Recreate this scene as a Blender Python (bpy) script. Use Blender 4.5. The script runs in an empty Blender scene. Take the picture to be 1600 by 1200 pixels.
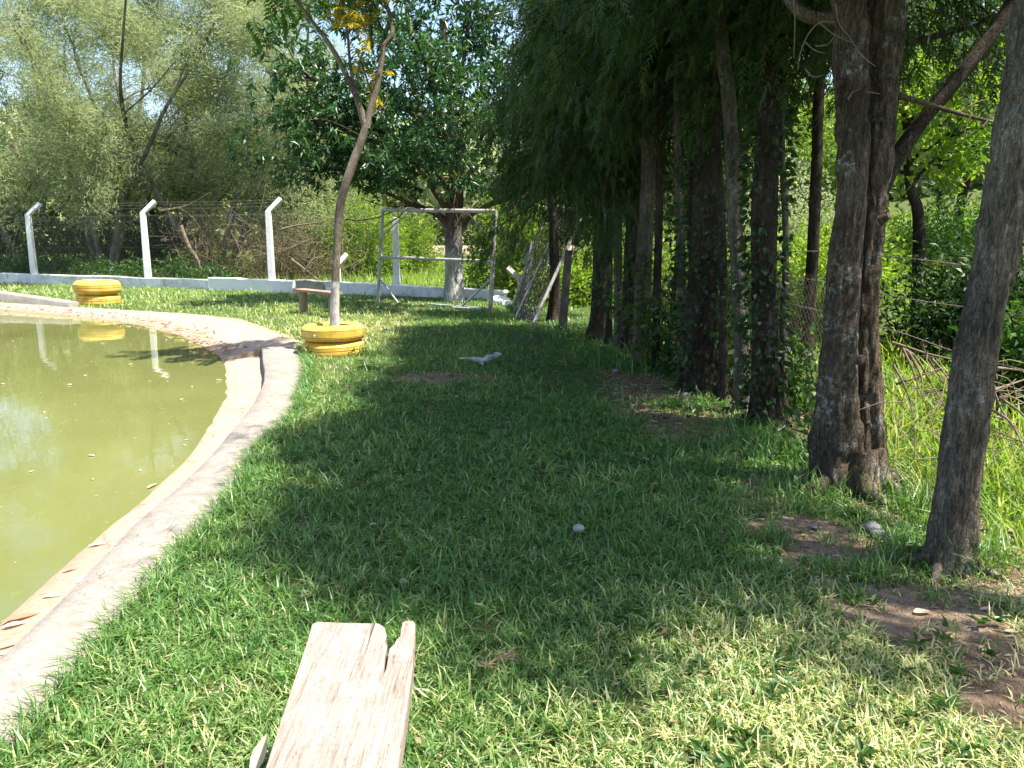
import bpy, bmesh, math, random
import numpy as np
from mathutils import Vector

# ------------------------------------------------------------------ camera, sky, sun, exposure
SC = bpy.context.scene
COL = SC.collection
CAM_H = 1.35
PITCH = math.atan(235.0 / 1250.0)
cam_data = bpy.data.cameras.new("camera")
cam_data.sensor_width = 36.0
cam_data.lens = 36.0 * 1250.0 / 1600.0
cam_data.clip_start = 0.05
cam_data.clip_end = 2000.0
cam = bpy.data.objects.new("camera", cam_data)
cam.location = (0, 0, CAM_H)
cam.rotation_euler = (math.pi / 2 - PITCH, 0, 0)
COL.objects.link(cam)
SC.camera = cam

SUN_EL, SUN_AZ = math.radians(65), math.radians(111)      # azimuth clockwise from +Y
world = bpy.data.worlds.new("World")
SC.world = world
world.use_nodes = True
wn = world.node_tree
wn.nodes.clear()
w_out = wn.nodes.new("ShaderNodeOutputWorld")
w_bg = wn.nodes.new("ShaderNodeBackground")
w_sky = wn.nodes.new("ShaderNodeTexSky")
w_sky.sky_type = 'NISHITA'
w_sky.sun_disc = False
w_sky.sun_elevation = SUN_EL
w_sky.sun_rotation = SUN_AZ
w_sky.dust_density = 1.5
w_sky.air_density = 1.0
w_bg.inputs['Strength'].default_value = 0.115
wn.links.new(w_sky.outputs[0], w_bg.inputs[0])
wn.links.new(w_bg.outputs[0], w_out.inputs[0])
sun_data = bpy.data.lights.new("sun", 'SUN')
sun_data.energy = 5.0
sun_data.angle = math.radians(0.53)
sun_data.color = (1.0, 0.94, 0.83)
sun = bpy.data.objects.new("sun", sun_data)
sdir = Vector((math.sin(SUN_AZ) * math.cos(SUN_EL), math.cos(SUN_AZ) * math.cos(SUN_EL), math.sin(SUN_EL)))
sun.rotation_euler = sdir.to_track_quat('Z', 'Y').to_euler()
sun.location = sdir * 60
COL.objects.link(sun)
SC.view_settings.view_transform = 'Standard'
SC.view_settings.look = 'None'
SC.view_settings.exposure = 1.5
SC.view_settings.gamma = 1.0
SC.view_settings.use_curve_mapping = False
SC.render.engine = 'CYCLES'
SC.cycles.max_bounces = 8
SC.cycles.diffuse_bounces = 4
SC.cycles.transmission_bounces = 5

R = random.Random(11)
NR = np.random.default_rng(7)
V3 = lambda *a: np.array(a, float)
CP, SP = math.cos(PITCH), math.sin(PITCH)


def ray(px, py):
    x, y = (px - 800) / 1250.0, (600 - py) / 1250.0
    return V3(x, CP + y * SP, -SP + y * CP)


def at(px, py, z=0.0):
    "point of the plane at height z that lies in the photo at px, py"
    d = ray(px, py)
    t = (z - CAM_H) / d[2]
    return V3(d[0] * t, d[1] * t, z)


def aty(px, py, y):
    d = ray(px, py)
    t = y / d[1]
    return V3(d[0] * t, y, CAM_H + d[2] * t)


# ------------------------------------------------------------------ noise
def _h(ix, iy, iz):
    n = (ix.astype(np.int64) * 374761393 + iy.astype(np.int64) * 668265263 + iz.astype(np.int64) * 1274126177) & 0xFFFFFFFF
    n = ((n ^ (n >> 13)) * 1274126177) & 0xFFFFFFFF
    n = n ^ (n >> 16)
    return (n & 0xFFFFFF) / float(0xFFFFFF)


def vn(p, s=1.0, seed=0):
    "value noise 0..1 of an (N,3) or (N,2) array"
    p = np.asarray(p, float) * s
    if p.shape[1] == 2:
        p = np.column_stack([p, np.zeros(len(p))])
    p = p + seed * 17.31
    i = np.floor(p)
    f = p - i
    f = f * f * (3 - 2 * f)
    r = 0
    for dx in (0, 1):
        for dy in (0, 1):
            for dz in (0, 1):
                w = (f[:, 0] if dx else 1 - f[:, 0]) * (f[:, 1] if dy else 1 - f[:, 1]) * (f[:, 2] if dz else 1 - f[:, 2])
                r = r + w * _h(i[:, 0] + dx, i[:, 1] + dy, i[:, 2] + dz)
    return r


def fbm(p, s=1.0, seed=0, o=3):
    r, a, t = 0, 1.0, 0
    for k in range(o):
        r = r + a * vn(p, s * 2 ** k, seed + k)
        t += a
        a *= 0.5
    return r / t


def unit(v):
    return v / np.maximum(np.linalg.norm(v, axis=-1, keepdims=True), 1e-9)


def sstep(a, b, x):
    t = np.clip((x - a) / (b - a), 0, 1)
    return t * t * (3 - 2 * t)


# ------------------------------------------------------------------ objects
def tag(o, label=None, cat=None, group=None, kind=None):
    if label: o['label'] = label
    if cat: o['category'] = cat
    if group: o['group'] = group
    if kind: o['kind'] = kind
    return o


def empty(name, loc, label=None, cat=None, group=None, rz=0):
    o = bpy.data.objects.new(name, None)
    o.location = tuple(loc)
    o.rotation_euler = (0, 0, rz)
    o.empty_display_size = 0.2
    COL.objects.link(o)
    return tag(o, label, cat, group)


def link(name, me, parent=None, loc=None):
    o = bpy.data.objects.new(name, me)
    COL.objects.link(o)
    if parent is not None:
        o.parent = parent
    if loc is not None:
        o.location = tuple(loc)
    return o


class MB:
    "collects geometry; build() links it as one mesh object"
    def __init__(self):
        self.v, self.f3, self.f4, self.t, self.n = [], [], [], [], 0

    def add(self, v, f, tint=0.5):
        v = np.asarray(v, float).reshape(-1, 3)
        f = np.asarray(f, int)
        (self.f3 if f.shape[1] == 3 else self.f4).append(f + self.n)
        self.v.append(v)
        self.t.append(np.broadcast_to(np.asarray(tint, float), (len(v),)))
        self.n += len(v)
        return self

    def tube(self, path, rad, seg=8, noise=0.0, ns=4.0, seed=0, caps=True, flute=0.0, nfl=5, tint=0.5, steps=None, ridge=0.0):
        path = np.asarray(path, float)
        rad = np.broadcast_to(np.asarray(rad, float), (len(path),))
        if steps:
            path, rad = spline(path, rad, steps)
        n = len(path)
        tg = unit(np.gradient(path, axis=0))
        ref = V3(1, 0, 0) if abs(tg[0][2]) > 0.7 else V3(0, 0, 1)
        a = np.empty((n, 3))
        u = unit(np.cross(tg[0], ref))
        for i in range(n):
            u = unit(u - tg[i] * np.dot(u, tg[i]))
            a[i] = u
        b = np.cross(tg, a)
        th = np.linspace(0, 2 * math.pi, seg, endpoint=False)
        ring = a[:, None, :] * np.cos(th)[None, :, None] + b[:, None, :] * np.sin(th)[None, :, None]
        r = rad[:, None] * np.ones(seg)[None, :]
        if flute:
            fl_ = (flute * (1 + 2.6 * np.exp(-np.clip(path[:, 2] - path[0, 2], 0, 9) / 0.28)))[:, None]
            r = r * (1 + fl_ * np.cos(nfl * th + seed)[None, :] + fl_ * 0.6 * np.cos((nfl - 2) * th + seed * 2.0)[None, :])
        v = path[:, None, :] + ring * r[:, :, None]
        if noise:
            q = v.reshape(-1, 3) * V3(1, 1, 0.35)
            d = (fbm(q, ns, seed) - 0.5) * 2 * noise
            v = v + ring * (d.reshape(n, seg)[:, :, None] * r[:, :, None])
            if ridge:
                d = np.abs(fbm(v.reshape(-1, 3) * V3(1, 1, 0.22), 26.0, seed + 5, 3) - 0.5) * 2
                v = v + ring * ((np.clip(d, 0, 0.5) - 0.2).reshape(n, seg)[:, :, None] * ridge)
        i0 = (np.arange(n - 1)[:, None] * seg + np.arange(seg)[None, :]).ravel()
        i1 = (np.arange(n - 1)[:, None] * seg + (np.arange(seg)[None, :] + 1) % seg).ravel()
        self.add(v.reshape(-1, 3), np.column_stack([i0, i1, i1 + seg, i0 + seg]), tint)
        if caps:
            o = self.n - n * seg
            for base, p, fl in ((0, path[0], True), ((n - 1) * seg, path[-1], False)):
                k = np.arange(seg)
                t = np.column_stack([k, (k + 1) % seg, np.full(seg, seg)])
                if fl: t = t[:, ::-1]
                self.add(np.vstack([v.reshape(-1, 3)[base:base + seg], p]), t, tint)
        return self

    def box(self, c, size, rot=None, tint=0.5):
        s = np.asarray(size, float) / 2
        v = np.array([[x, y, z] for z in (-1, 1) for y in (-1, 1) for x in (-1, 1)], float) * s
        if rot is not None:
            v = v @ np.asarray(rot, float).T
        return self.add(v + np.asarray(c, float), [(0, 2, 3, 1), (4, 5, 7, 6), (0, 1, 5, 4), (2, 6, 7, 3), (0, 4, 6, 2), (1, 3, 7, 5)], tint)

    def data(self, name, mat, smooth=True):
        v = np.concatenate(self.v)
        me = bpy.data.meshes.new(name)
        f3 = np.concatenate(self.f3) if self.f3 else np.zeros((0, 3), int)
        f4 = np.concatenate(self.f4) if self.f4 else np.zeros((0, 4), int)
        me.vertices.add(len(v))
        me.vertices.foreach_set('co', v.ravel().astype(np.float32))
        nl = f3.size + f4.size
        me.loops.add(nl)
        me.loops.foreach_set('vertex_index', np.concatenate([f3.ravel(), f4.ravel()]).astype(np.int32))
        tot = np.concatenate([np.full(len(f3), 3), np.full(len(f4), 4)])
        st = np.concatenate([[0], np.cumsum(tot)[:-1]])
        me.polygons.add(len(tot))
        me.polygons.foreach_set('loop_start', st.astype(np.int32))
        me.polygons.foreach_set('loop_total', tot.astype(np.int32))
        me.polygons.foreach_set('use_smooth', np.full(len(tot), smooth))
        me.update(calc_edges=True)
        at_ = me.attributes.new('tint', 'FLOAT', 'POINT')
        at_.data.foreach_set('value', np.concatenate(self.t).astype(np.float32))
        if mat: me.materials.append(mat)
        return me

    def build(self, name, mat, parent=None, smooth=True, loc=None):
        return link(name, self.data(name, mat, smooth), parent, loc)


def spline(path, rad, steps):
    path = np.asarray(path, float)
    rad = np.broadcast_to(np.asarray(rad, float), (len(path),))
    P = np.vstack([2 * path[0] - path[1], path, 2 * path[-1] - path[-2]])
    Q = np.concatenate([[rad[0]], rad, [rad[-1]]])
    out, ro = [], []
    for i in range(1, len(P) - 2):
        for k in range(steps):
            t = k / steps
            p0, p1, p2, p3 = P[i - 1], P[i], P[i + 1], P[i + 2]
            out.append(0.5 * (2 * p1 + (p2 - p0) * t + (2 * p0 - 5 * p1 + 4 * p2 - p3) * t * t + (3 * p1 - p0 - 3 * p2 + p3) * t ** 3))
            ro.append(Q[i] * (1 - t) + Q[i + 1] * t)
    out.append(path[-1]); ro.append(rad[-1])
    return np.array(out), np.array(ro)


def leaf_mesh(mb, a, d, L, W, up=0.5, bend=0.12, tint=None, mid=0.45):
    "one pointed, slightly folded leaf per anchor"
    n = len(a)
    a, d = np.asarray(a, float), unit(np.asarray(d, float))
    nr = NR.normal(size=(n, 3)); nr[:, 2] += up * 2
    side = unit(np.cross(d, nr))
    nn = np.cross(side, d)
    L = np.broadcast_to(L, (n,))[:, None]
    W = np.broadcast_to(W, (n,))[:, None]
    v = np.stack([a, a + d * L * mid + side * W / 2 + nn * W * bend * 2, a + d * L - nn * L * bend, a + d * L * mid - side * W / 2 + nn * W * bend * 2], 1)
    i = np.arange(n)[:, None] * 4
    f = np.concatenate([i + [0, 1, 2], i + [0, 2, 3]])
    if tint is None: tint = NR.random(n)
    mb.add(v.reshape(-1, 3), f, np.repeat(tint, 4))
    return mb


def spray_mesh(mb, a, d, Ls, k=8, nl=0.07, nw=0.016, tint=None):
    "flat feathery conifer sprays: narrow scale-leaf slivers along a hanging axis"
    n = len(a)
    d = unit(d)
    nr = NR.normal(size=(n, 3))
    side = unit(np.cross(d, nr))
    nn = np.cross(side, d)
    Ls = np.broadcast_to(Ls, (n,))
    if tint is None: tint = NR.random(n)
    for j in range(k):
        t = (j + 0.4) / k
        s = 1 if j % 2 else -1
        b = a + d * (Ls * t)[:, None]
        dd = unit(d * 0.85 + side * s * (0.75 - 0.45 * t) + nn * NR.normal(0, 0.25, (n, 1)))
        w = unit(np.cross(dd, nn + NR.normal(0, 0.4, (n, 3)))) * nw * 0.5
        tip = b + dd * (nl * (1.25 - 0.6 * t))
        v = np.stack([b - w, b + w, tip], 1).reshape(-1, 3)
        i = np.arange(n)[:, None] * 3 + np.arange(3)[None, :]
        mb.add(v, i, np.repeat(tint, 3))
    return mb


# ------------------------------------------------------------------ materials
def new_mat(name):
    m = bpy.data.materials.new(name)
    m.use_nodes = True
    nt = m.node_tree
    nt.nodes.clear()
    return m, nt


def N(nt, t, ins=None, **kw):
    n = nt.nodes.new(t)
    for k, v in kw.items():
        setattr(n, k, v)
    for k, v in (ins or {}).items():
        s = n.inputs[k]
        if isinstance(v, bpy.types.NodeSocket):
            nt.links.new(v, s)
        else:
            s.default_value = v
    return n


def ramp(nt, fac, stops, interp='LINEAR'):
    n = nt.nodes.new('ShaderNodeValToRGB')
    n.color_ramp.interpolation = interp
    e = n.color_ramp.elements
    while len(e) < len(stops):
        e.new(0.5)
    for el, (p, c) in zip(e, stops):
        el.position = p
        el.color = (*c, 1) if len(c) == 3 else c
    nt.links.new(fac, n.inputs[0])
    return n.outputs[0]


def mixc(nt, f, a, b, mode='MIX'):
    n = nt.nodes.new('ShaderNodeMix')
    n.data_type = 'RGBA'
    n.blend_type = mode
    for s, v in ((n.inputs[0], f), (n.inputs[6], a), (n.inputs[7], b)):
        if isinstance(v, bpy.types.NodeSocket):
            nt.links.new(v, s)
        else:
            s.default_value = v if not isinstance(v, tuple) else ((*v, 1) if len(v) == 3 else v)
    return n.outputs[2]


def math_(nt, op, a, b=0.0, c=0.0):
    n = nt.nodes.new('ShaderNodeMath')
    n.operation = op
    for i, v in enumerate((a, b, c)):
        if isinstance(v, bpy.types.NodeSocket):
            nt.links.new(v, n.inputs[i])
        else:
            n.inputs[i].default_value = v
    return n.outputs[0]


def coords(nt, scale=(1, 1, 1), space='Object'):
    tc = N(nt, 'ShaderNodeTexCoord')
    mp = N(nt, 'ShaderNodeMapping', {'Vector': tc.outputs[space], 'Scale': scale})
    return mp.outputs[0]


def noise(nt, vec, scale, detail=4, rough=0.55, dist=0.0):
    return N(nt, 'ShaderNodeTexNoise', {'Vector': vec, 'Scale': scale, 'Detail': detail, 'Roughness': rough, 'Distortion': dist}).outputs[0]


def finish(nt, col, rough=0.8, bump=None, bstr=0.4, bdist=0.02, spec=0.3, metal=0.0):
    p = N(nt, 'ShaderNodeBsdfPrincipled', {'Base Color': col, 'Roughness': rough, 'Specular IOR Level': spec, 'Metallic': metal})
    if bump is not None:
        b = N(nt, 'ShaderNodeBump', {'Height': bump, 'Strength': bstr, 'Distance': bdist})
        nt.links.new(b.outputs[0], p.inputs['Normal'])
    o = N(nt, 'ShaderNodeOutputMaterial')
    nt.links.new(p.outputs[0], o.inputs[0])
    return p


def leaf_mat(name, c0, c1, c2, trans=0.35, rough=0.5, spec=0.4, tcol=None):
    m, nt = new_mat(name)
    a = N(nt, 'ShaderNodeAttribute', attribute_name='tint')
    col = ramp(nt, a.outputs['Fac'], [(0.0, c0), (0.55, c1), (1.0, c2)])
    p = N(nt, 'ShaderNodeBsdfPrincipled', {'Base Color': col, 'Roughness': rough, 'Specular IOR Level': spec})
    tc = mixc(nt, 1.0, col, tcol or (1.5, 1.6, 0.6), 'MULTIPLY')
    t = N(nt, 'ShaderNodeBsdfTranslucent', {'Color': tc})
    mx = N(nt, 'ShaderNodeMixShader', {0: trans, 1: p.outputs[0], 2: t.outputs[0]})
    o = N(nt, 'ShaderNodeOutputMaterial')
    nt.links.new(mx.outputs[0], o.inputs[0])
    return m


def bark_mat(name, dark, light, lichen=(0.40, 0.41, 0.38), lam=0.5, sc=1.0, paint_z=None, bstr=0.8):
    m, nt = new_mat(name)
    v = coords(nt, (sc, sc, sc * 0.28))
    v1 = coords(nt, (sc, sc, sc))
    big = noise(nt, v, 30, 7, 0.7, 0.8)
    mid_ = noise(nt, v1, 5, 4, 0.6)
    wv = noise(nt, coords(nt, (sc, sc, sc * 0.16)), 75, 4, 0.7, 1.5)
    crack = ramp(nt, wv, [(0.36, (0, 0, 0)), (0.52, (1, 1, 1))])
    col = ramp(nt, math_(nt, 'ADD', math_(nt, 'MULTIPLY', big, 0.6), math_(nt, 'MULTIPLY', mid_, 0.4)), [(0.36, dark), (0.64, light)])
    col = mixc(nt, math_(nt, 'MULTIPLY', math_(nt, 'SUBTRACT', 1.0, crack), 0.7), col, tuple(x * 0.35 for x in dark))
    li = noise(nt, v1, 7, 5, 0.7)
    lf = ramp(nt, li, [(0.53, (0, 0, 0)), (0.62, (1, 1, 1))])
    l2 = ramp(nt, noise(nt, v1, 40, 3), [(0.45, (0, 0, 0)), (0.6, (1, 1, 1))])
    col = mixc(nt, math_(nt, 'MULTIPLY', math_(nt, 'MULTIPLY', lf, l2), lam), col, lichen)
    if paint_z is not None:
        tc = N(nt, 'ShaderNodeTexCoord')
        z = N(nt, 'ShaderNodeSeparateXYZ', {0: tc.outputs['Object']}).outputs[2]
        e = math_(nt, 'ADD', z, math_(nt, 'MULTIPLY', math_(nt, 'SUBTRACT', noise(nt, v1, 9, 4), 0.5), paint_z[1]))
        pf = ramp(nt, math_(nt, 'SUBTRACT', paint_z[0], e), [(0.0, (0, 0, 0)), (paint_z[2], (1, 1, 1))])
        worn = ramp(nt, math_(nt, 'MULTIPLY', crack, big), [(paint_z[3], (0.0, 0.0, 0.0)), (paint_z[3] + 0.15, (1, 1, 1))])
        col = mixc(nt, math_(nt, 'MULTIPLY', pf, worn), col, (0.72, 0.71, 0.68))
    blot = ramp(nt, noise(nt, coords(nt, (sc, sc, sc * 0.6)), 2.3, 4, 0.65), [(0.38, (0.45, 0.45, 0.45)), (0.62, (1.15, 1.12, 1.05))])
    col = mixc(nt, 1.0, col, blot, 'MULTIPLY')
    plate = ramp(nt, noise(nt, coords(nt, (sc, sc, sc * 1.6)), 34, 3, 0.6, 1.0), [(0.40, (0, 0, 0)), (0.5, (1, 1, 1))])
    h = math_(nt, 'ADD', math_(nt, 'ADD', math_(nt, 'MULTIPLY', crack, 0.7), big), math_(nt, 'MULTIPLY', plate, 0.5))
    finish(nt, col, 0.9, h, bstr, 0.03, 0.15)
    return m


def simple_mat(name, stops, scale, rough=0.7, stretch=(1, 1, 1), bstr=0.3, bdist=0.01, spec=0.3, metal=0.0, fine=6.0, detail=5):
    m, nt = new_mat(name)
    v = coords(nt, stretch)
    n1 = noise(nt, v, scale, detail, 0.6)
    n2 = noise(nt, v, scale * fine, 4, 0.6)
    f = math_(nt, 'ADD', math_(nt, 'MULTIPLY', n1, 0.65), math_(nt, 'MULTIPLY', n2, 0.35))
    finish(nt, ramp(nt, f, stops), rough, n2, bstr, bdist, spec, metal)
    return m


M = {}
M['cypress_bark'] = bark_mat('cypress_bark', (0.105, 0.078, 0.055), (0.24, 0.19, 0.14), lam=1.0)
M['cypress_bark_pale'] = bark_mat('cypress_bark_pale', (0.15, 0.125, 0.098), (0.34, 0.29, 0.235), lam=0.9)
M['grey_bark'] = bark_mat('grey_bark', (0.20, 0.175, 0.145), (0.45, 0.41, 0.35), lam=0.3)
M['dark_bark'] = bark_mat('dark_bark', (0.05, 0.038, 0.028), (0.12, 0.095, 0.075), lam=0.3)
M['mango_bark'] = bark_mat('mango_bark', (0.09, 0.065, 0.05), (0.20, 0.15, 0.12), lam=0.2, sc=0.8, paint_z=(1.6, 0.4, 0.9, 0.08))
M['sapling_bark'] = bark_mat('sapling_bark', (0.145, 0.12, 0.092), (0.31, 0.27, 0.215), lam=0.5, sc=2.0, paint_z=(0.66, 0.08, 0.06, 0.02), bstr=0.4)
M['dead_twig'] = simple_mat('dead_twig', [(0.3, (0.10, 0.07, 0.048)), (0.7, (0.26, 0.20, 0.145))], 9, 0.9)
M['cypress_leaf'] = leaf_mat('cypress_leaf', (0.022, 0.045, 0.012), (0.04, 0.085, 0.025), (0.085, 0.10, 0.03), 0.25, 0.65, 0.2)
M['cypress_dry'] = leaf_mat('cypress_dry', (0.06, 0.045, 0.02), (0.09, 0.06, 0.025), (0.13, 0.08, 0.03), 0.25, 0.8, 0.1, (1.3, 1.0, 0.6))
M['mango_leaf'] = leaf_mat('mango_leaf', (0.022, 0.065, 0.022), (0.042, 0.11, 0.032), (0.12, 0.20, 0.04), 0.28, 0.36, 0.45)
M['acacia_leaf'] = leaf_mat('acacia_leaf', (0.225, 0.275, 0.165), (0.35, 0.40, 0.23), (0.53, 0.555, 0.28), 0.5, 0.6, 0.25, (1.12, 1.17, 0.85))
M['sun_leaf'] = leaf_mat('sun_leaf', (0.10, 0.18, 0.025), (0.19, 0.28, 0.04), (0.33, 0.38, 0.06), 0.5, 0.5, 0.3)
M['green_leaf'] = leaf_mat('green_leaf', (0.03, 0.075, 0.015), (0.05, 0.12, 0.022), (0.11, 0.18, 0.03), 0.4, 0.45, 0.4)
M['dark_leaf'] = leaf_mat('dark_leaf', (0.018, 0.045, 0.012), (0.03, 0.07, 0.018), (0.06, 0.11, 0.025), 0.3, 0.45, 0.4)
M['yellow_leaf'] = leaf_mat('yellow_leaf', (0.26, 0.27, 0.03), (0.46, 0.40, 0.035), (0.62, 0.46, 0.03), 0.5, 0.5, 0.3, (1.4, 1.3, 0.5))
M['brush_leaf'] = leaf_mat('brush_leaf', (0.10, 0.085, 0.045), (0.17, 0.15, 0.07), (0.25, 0.22, 0.10), 0.3, 0.8, 0.1, (1.2, 1.1, 0.8))
M['grass_blade'] = leaf_mat('grass_blade', (0.036, 0.122, 0.032), (0.125, 0.245, 0.052), (0.58, 0.55, 0.29), 0.38, 0.42, 0.5, (1.4, 1.5, 0.55))
M['tall_grass'] = leaf_mat('tall_grass', (0.09, 0.19, 0.025), (0.18, 0.29, 0.04), (0.40, 0.38, 0.10), 0.45, 0.5, 0.3)
M['dry_leaf'] = leaf_mat('dry_leaf', (0.36, 0.22, 0.14), (0.50, 0.36, 0.24), (0.66, 0.58, 0.46), 0.35, 0.7, 0.2, (1.1, 1.0, 0.8))
M['white_paint'] = simple_mat('white_paint', [(0.28, (0.36, 0.36, 0.35)), (0.42, (0.70, 0.70, 0.69)), (0.7, (0.80, 0.80, 0.78))], 3.0, 0.75, bstr=0.35)
M['wall_paint'] = simple_mat('wall_paint', [(0.30, (0.24, 0.24, 0.23)), (0.44, (0.50, 0.50, 0.49)), (0.56, (0.74, 0.74, 0.72)), (0.8, (0.80, 0.79, 0.76))], 1.6, 0.85, bstr=0.5)
M['bare_wall'] = simple_mat('bare_wall', [(0.3, (0.2, 0.18, 0.15)), (0.7, (0.40, 0.36, 0.31))], 4, 0.9, bstr=0.5)
M['frame_metal'] = simple_mat('frame_metal', [(0.34, (0.13, 0.085, 0.058)), (0.47, (0.33, 0.315, 0.29)), (0.7, (0.52, 0.51, 0.485))], 6, 0.6, bstr=0.3, spec=0.4)
M['wire'] = simple_mat('wire', [(0.35, (0.22, 0.20, 0.18)), (0.7, (0.45, 0.44, 0.42))], 5, 0.5, metal=0.4)
M['rust_wire'] = simple_mat('rust_wire', [(0.35, (0.10, 0.075, 0.055)), (0.7, (0.25, 0.21, 0.18))], 7, 0.8)
M['net_cord'] = simple_mat('net_cord', [(0.35, (0.08, 0.072, 0.064)), (0.7, (0.15, 0.14, 0.125))], 5, 0.9)
M['dark_wood'] = simple_mat('dark_wood', [(0.3, (0.05, 0.042, 0.036)), (0.7, (0.15, 0.13, 0.11))], 6, 0.9, (1, 1, 0.15), 0.8)
M['bench_wood'] = simple_mat('bench_wood', [(0.3, (0.20, 0.11, 0.08)), (0.7, (0.42, 0.28, 0.22))], 6, 0.8, (1, 0.2, 1), 0.4)
M['stump_wood'] = simple_mat('stump_wood', [(0.3, (0.18, 0.12, 0.07)), (0.7, (0.36, 0.27, 0.17))], 6, 0.85, (1, 1, 0.2), 0.6)
M['stone'] = simple_mat('stone', [(0.3, (0.20, 0.175, 0.155)), (0.7, (0.40, 0.37, 0.335))], 12, 0.85, bstr=0.5)
M['grey_stone'] = simple_mat('grey_stone', [(0.3, (0.11, 0.11, 0.11)), (0.7, (0.26, 0.26, 0.25))], 14, 0.85, bstr=0.6)
M['driftwood'] = simple_mat('driftwood', [(0.40, (0.05, 0.05, 0.05)), (0.47, (0.36, 0.36, 0.35)), (0.7, (0.52, 0.51, 0.49))], 9, 0.85, (0.6, 1.6, 1.6), 0.8)
M['soil'] = simple_mat('soil', [(0.3, (0.07, 0.045, 0.03)), (0.7, (0.20, 0.13, 0.085))], 10, 0.95, bstr=0.8)


def plank_mat():
    m, nt = new_mat('weathered_plank')
    v = coords(nt, (1, 0.05, 1))
    w = coords(nt, (1, 0.45, 1))
    g = noise(nt, v, 95, 8, 0.75, 0.5)
    g2 = noise(nt, v, 220, 3, 0.6)
    pale = noise(nt, w, 13, 8, 0.75)
    red = ramp(nt, g, [(0.30, (0.13, 0.083, 0.065)), (0.48, (0.31, 0.235, 0.195)), (0.68, (0.45, 0.38, 0.33))])
    col = mixc(nt, ramp(nt, pale, [(0.44, (0, 0, 0)), (0.60, (0.8, 0.8, 0.8))]), red, (0.42, 0.36, 0.31))
    fis = ramp(nt, noise(nt, coords(nt, (1, 0.05, 1)), 28, 3, 0.5, 0.3), [(0.655, (0, 0, 0)), (0.70, (1, 1, 1))])
    col = mixc(nt, math_(nt, 'MULTIPLY', fis, 0.75), col, (0.09, 0.05, 0.035))
    speck = ramp(nt, noise(nt, w, 260, 2), [(0.64, (0, 0, 0)), (0.70, (1, 1, 1))])
    col = mixc(nt, math_(nt, 'MULTIPLY', speck, 0.75), col, (0.12, 0.07, 0.055))
    h = math_(nt, 'SUBTRACT', math_(nt, 'ADD', g, math_(nt, 'MULTIPLY', g2, 0.5)), math_(nt, 'MULTIPLY', fis, 0.8))
    finish(nt, col, 0.85, h, 1.0, 0.008, 0.2)
    return m


def concrete_mat(name, base, sandy):
    m, nt = new_mat(name)
    v = coords(nt)
    n1 = noise(nt, v, 2.2, 6, 0.65)
    n2 = noise(nt, v, 45, 5, 0.7)
    n3 = noise(nt, v, 9, 5, 0.7, 0.5)
    col = ramp(nt, n1, [(0.3, tuple(x * 0.8 for x in base)), (0.7, base)])
    col = mixc(nt, ramp(nt, n3, [(0.5, (0, 0, 0)), (0.68, (0.9, 0.9, 0.9))]), col, sandy)
    col = mixc(nt, math_(nt, 'MULTIPLY', ramp(nt, n2, [(0.3, (1, 1, 1)), (0.5, (0, 0, 0))]), 0.6), col, tuple(x * 0.45 for x in base))
    st = noise(nt, v, 4.5, 8, 0.75, 1.2)
    col = mixc(nt, math_(nt, 'MULTIPLY', ramp(nt, st, [(0.52, (0, 0, 0)), (0.66, (1, 1, 1))]), 0.55), col, tuple(x * 0.42 for x in base))
    wv = noise(nt, v, 1.6, 3, 0.6, 2.5)
    ck = ramp(nt, math_(nt, 'ABSOLUTE', math_(nt, 'SUBTRACT', wv, 0.5)), [(0.0, (1, 1, 1)), (0.006, (0, 0, 0))])
    col = mixc(nt, math_(nt, 'MULTIPLY', ck, 0.6), col, tuple(x * 0.2 for x in base))
    tc = N(nt, 'ShaderNodeAttribute', attribute_name='tint')
    col = mixc(nt, math_(nt, 'MULTIPLY', tc.outputs['Fac'], ramp(nt, n3, [(0.3, (1, 1, 1)), (0.7, (0.35, 0.35, 0.35))])), col, (0.26, 0.15, 0.08))
    finish(nt, col, 0.9, math_(nt, 'ADD', n2, n3), 0.5, 0.012, 0.2)
    return m


def water_mat():
    m, nt = new_mat('pond_water')
    v = coords(nt, (1, 1, 1), 'Object')
    n = noise(nt, v, 0.5, 4, 0.5)
    col = ramp(nt, n, [(0.3, (0.118, 0.132, 0.038)), (0.7, (0.16, 0.172, 0.06))])
    scum = ramp(nt, noise(nt, coords(nt, (1.0, 0.55, 1)), 3.0, 8, 0.75, 1.8), [(0.60, (0, 0, 0)), (0.72, (0.5, 0.5, 0.5))])
    col = mixc(nt, scum, col, (0.25, 0.25, 0.11))
    bn = noise(nt, v, 4.0, 3, 0.5, 0.4)
    finish(nt, col, 0.03, bn, 0.022, 0.05, 0.5).inputs['IOR'].default_value = 1.33
    return m


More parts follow.
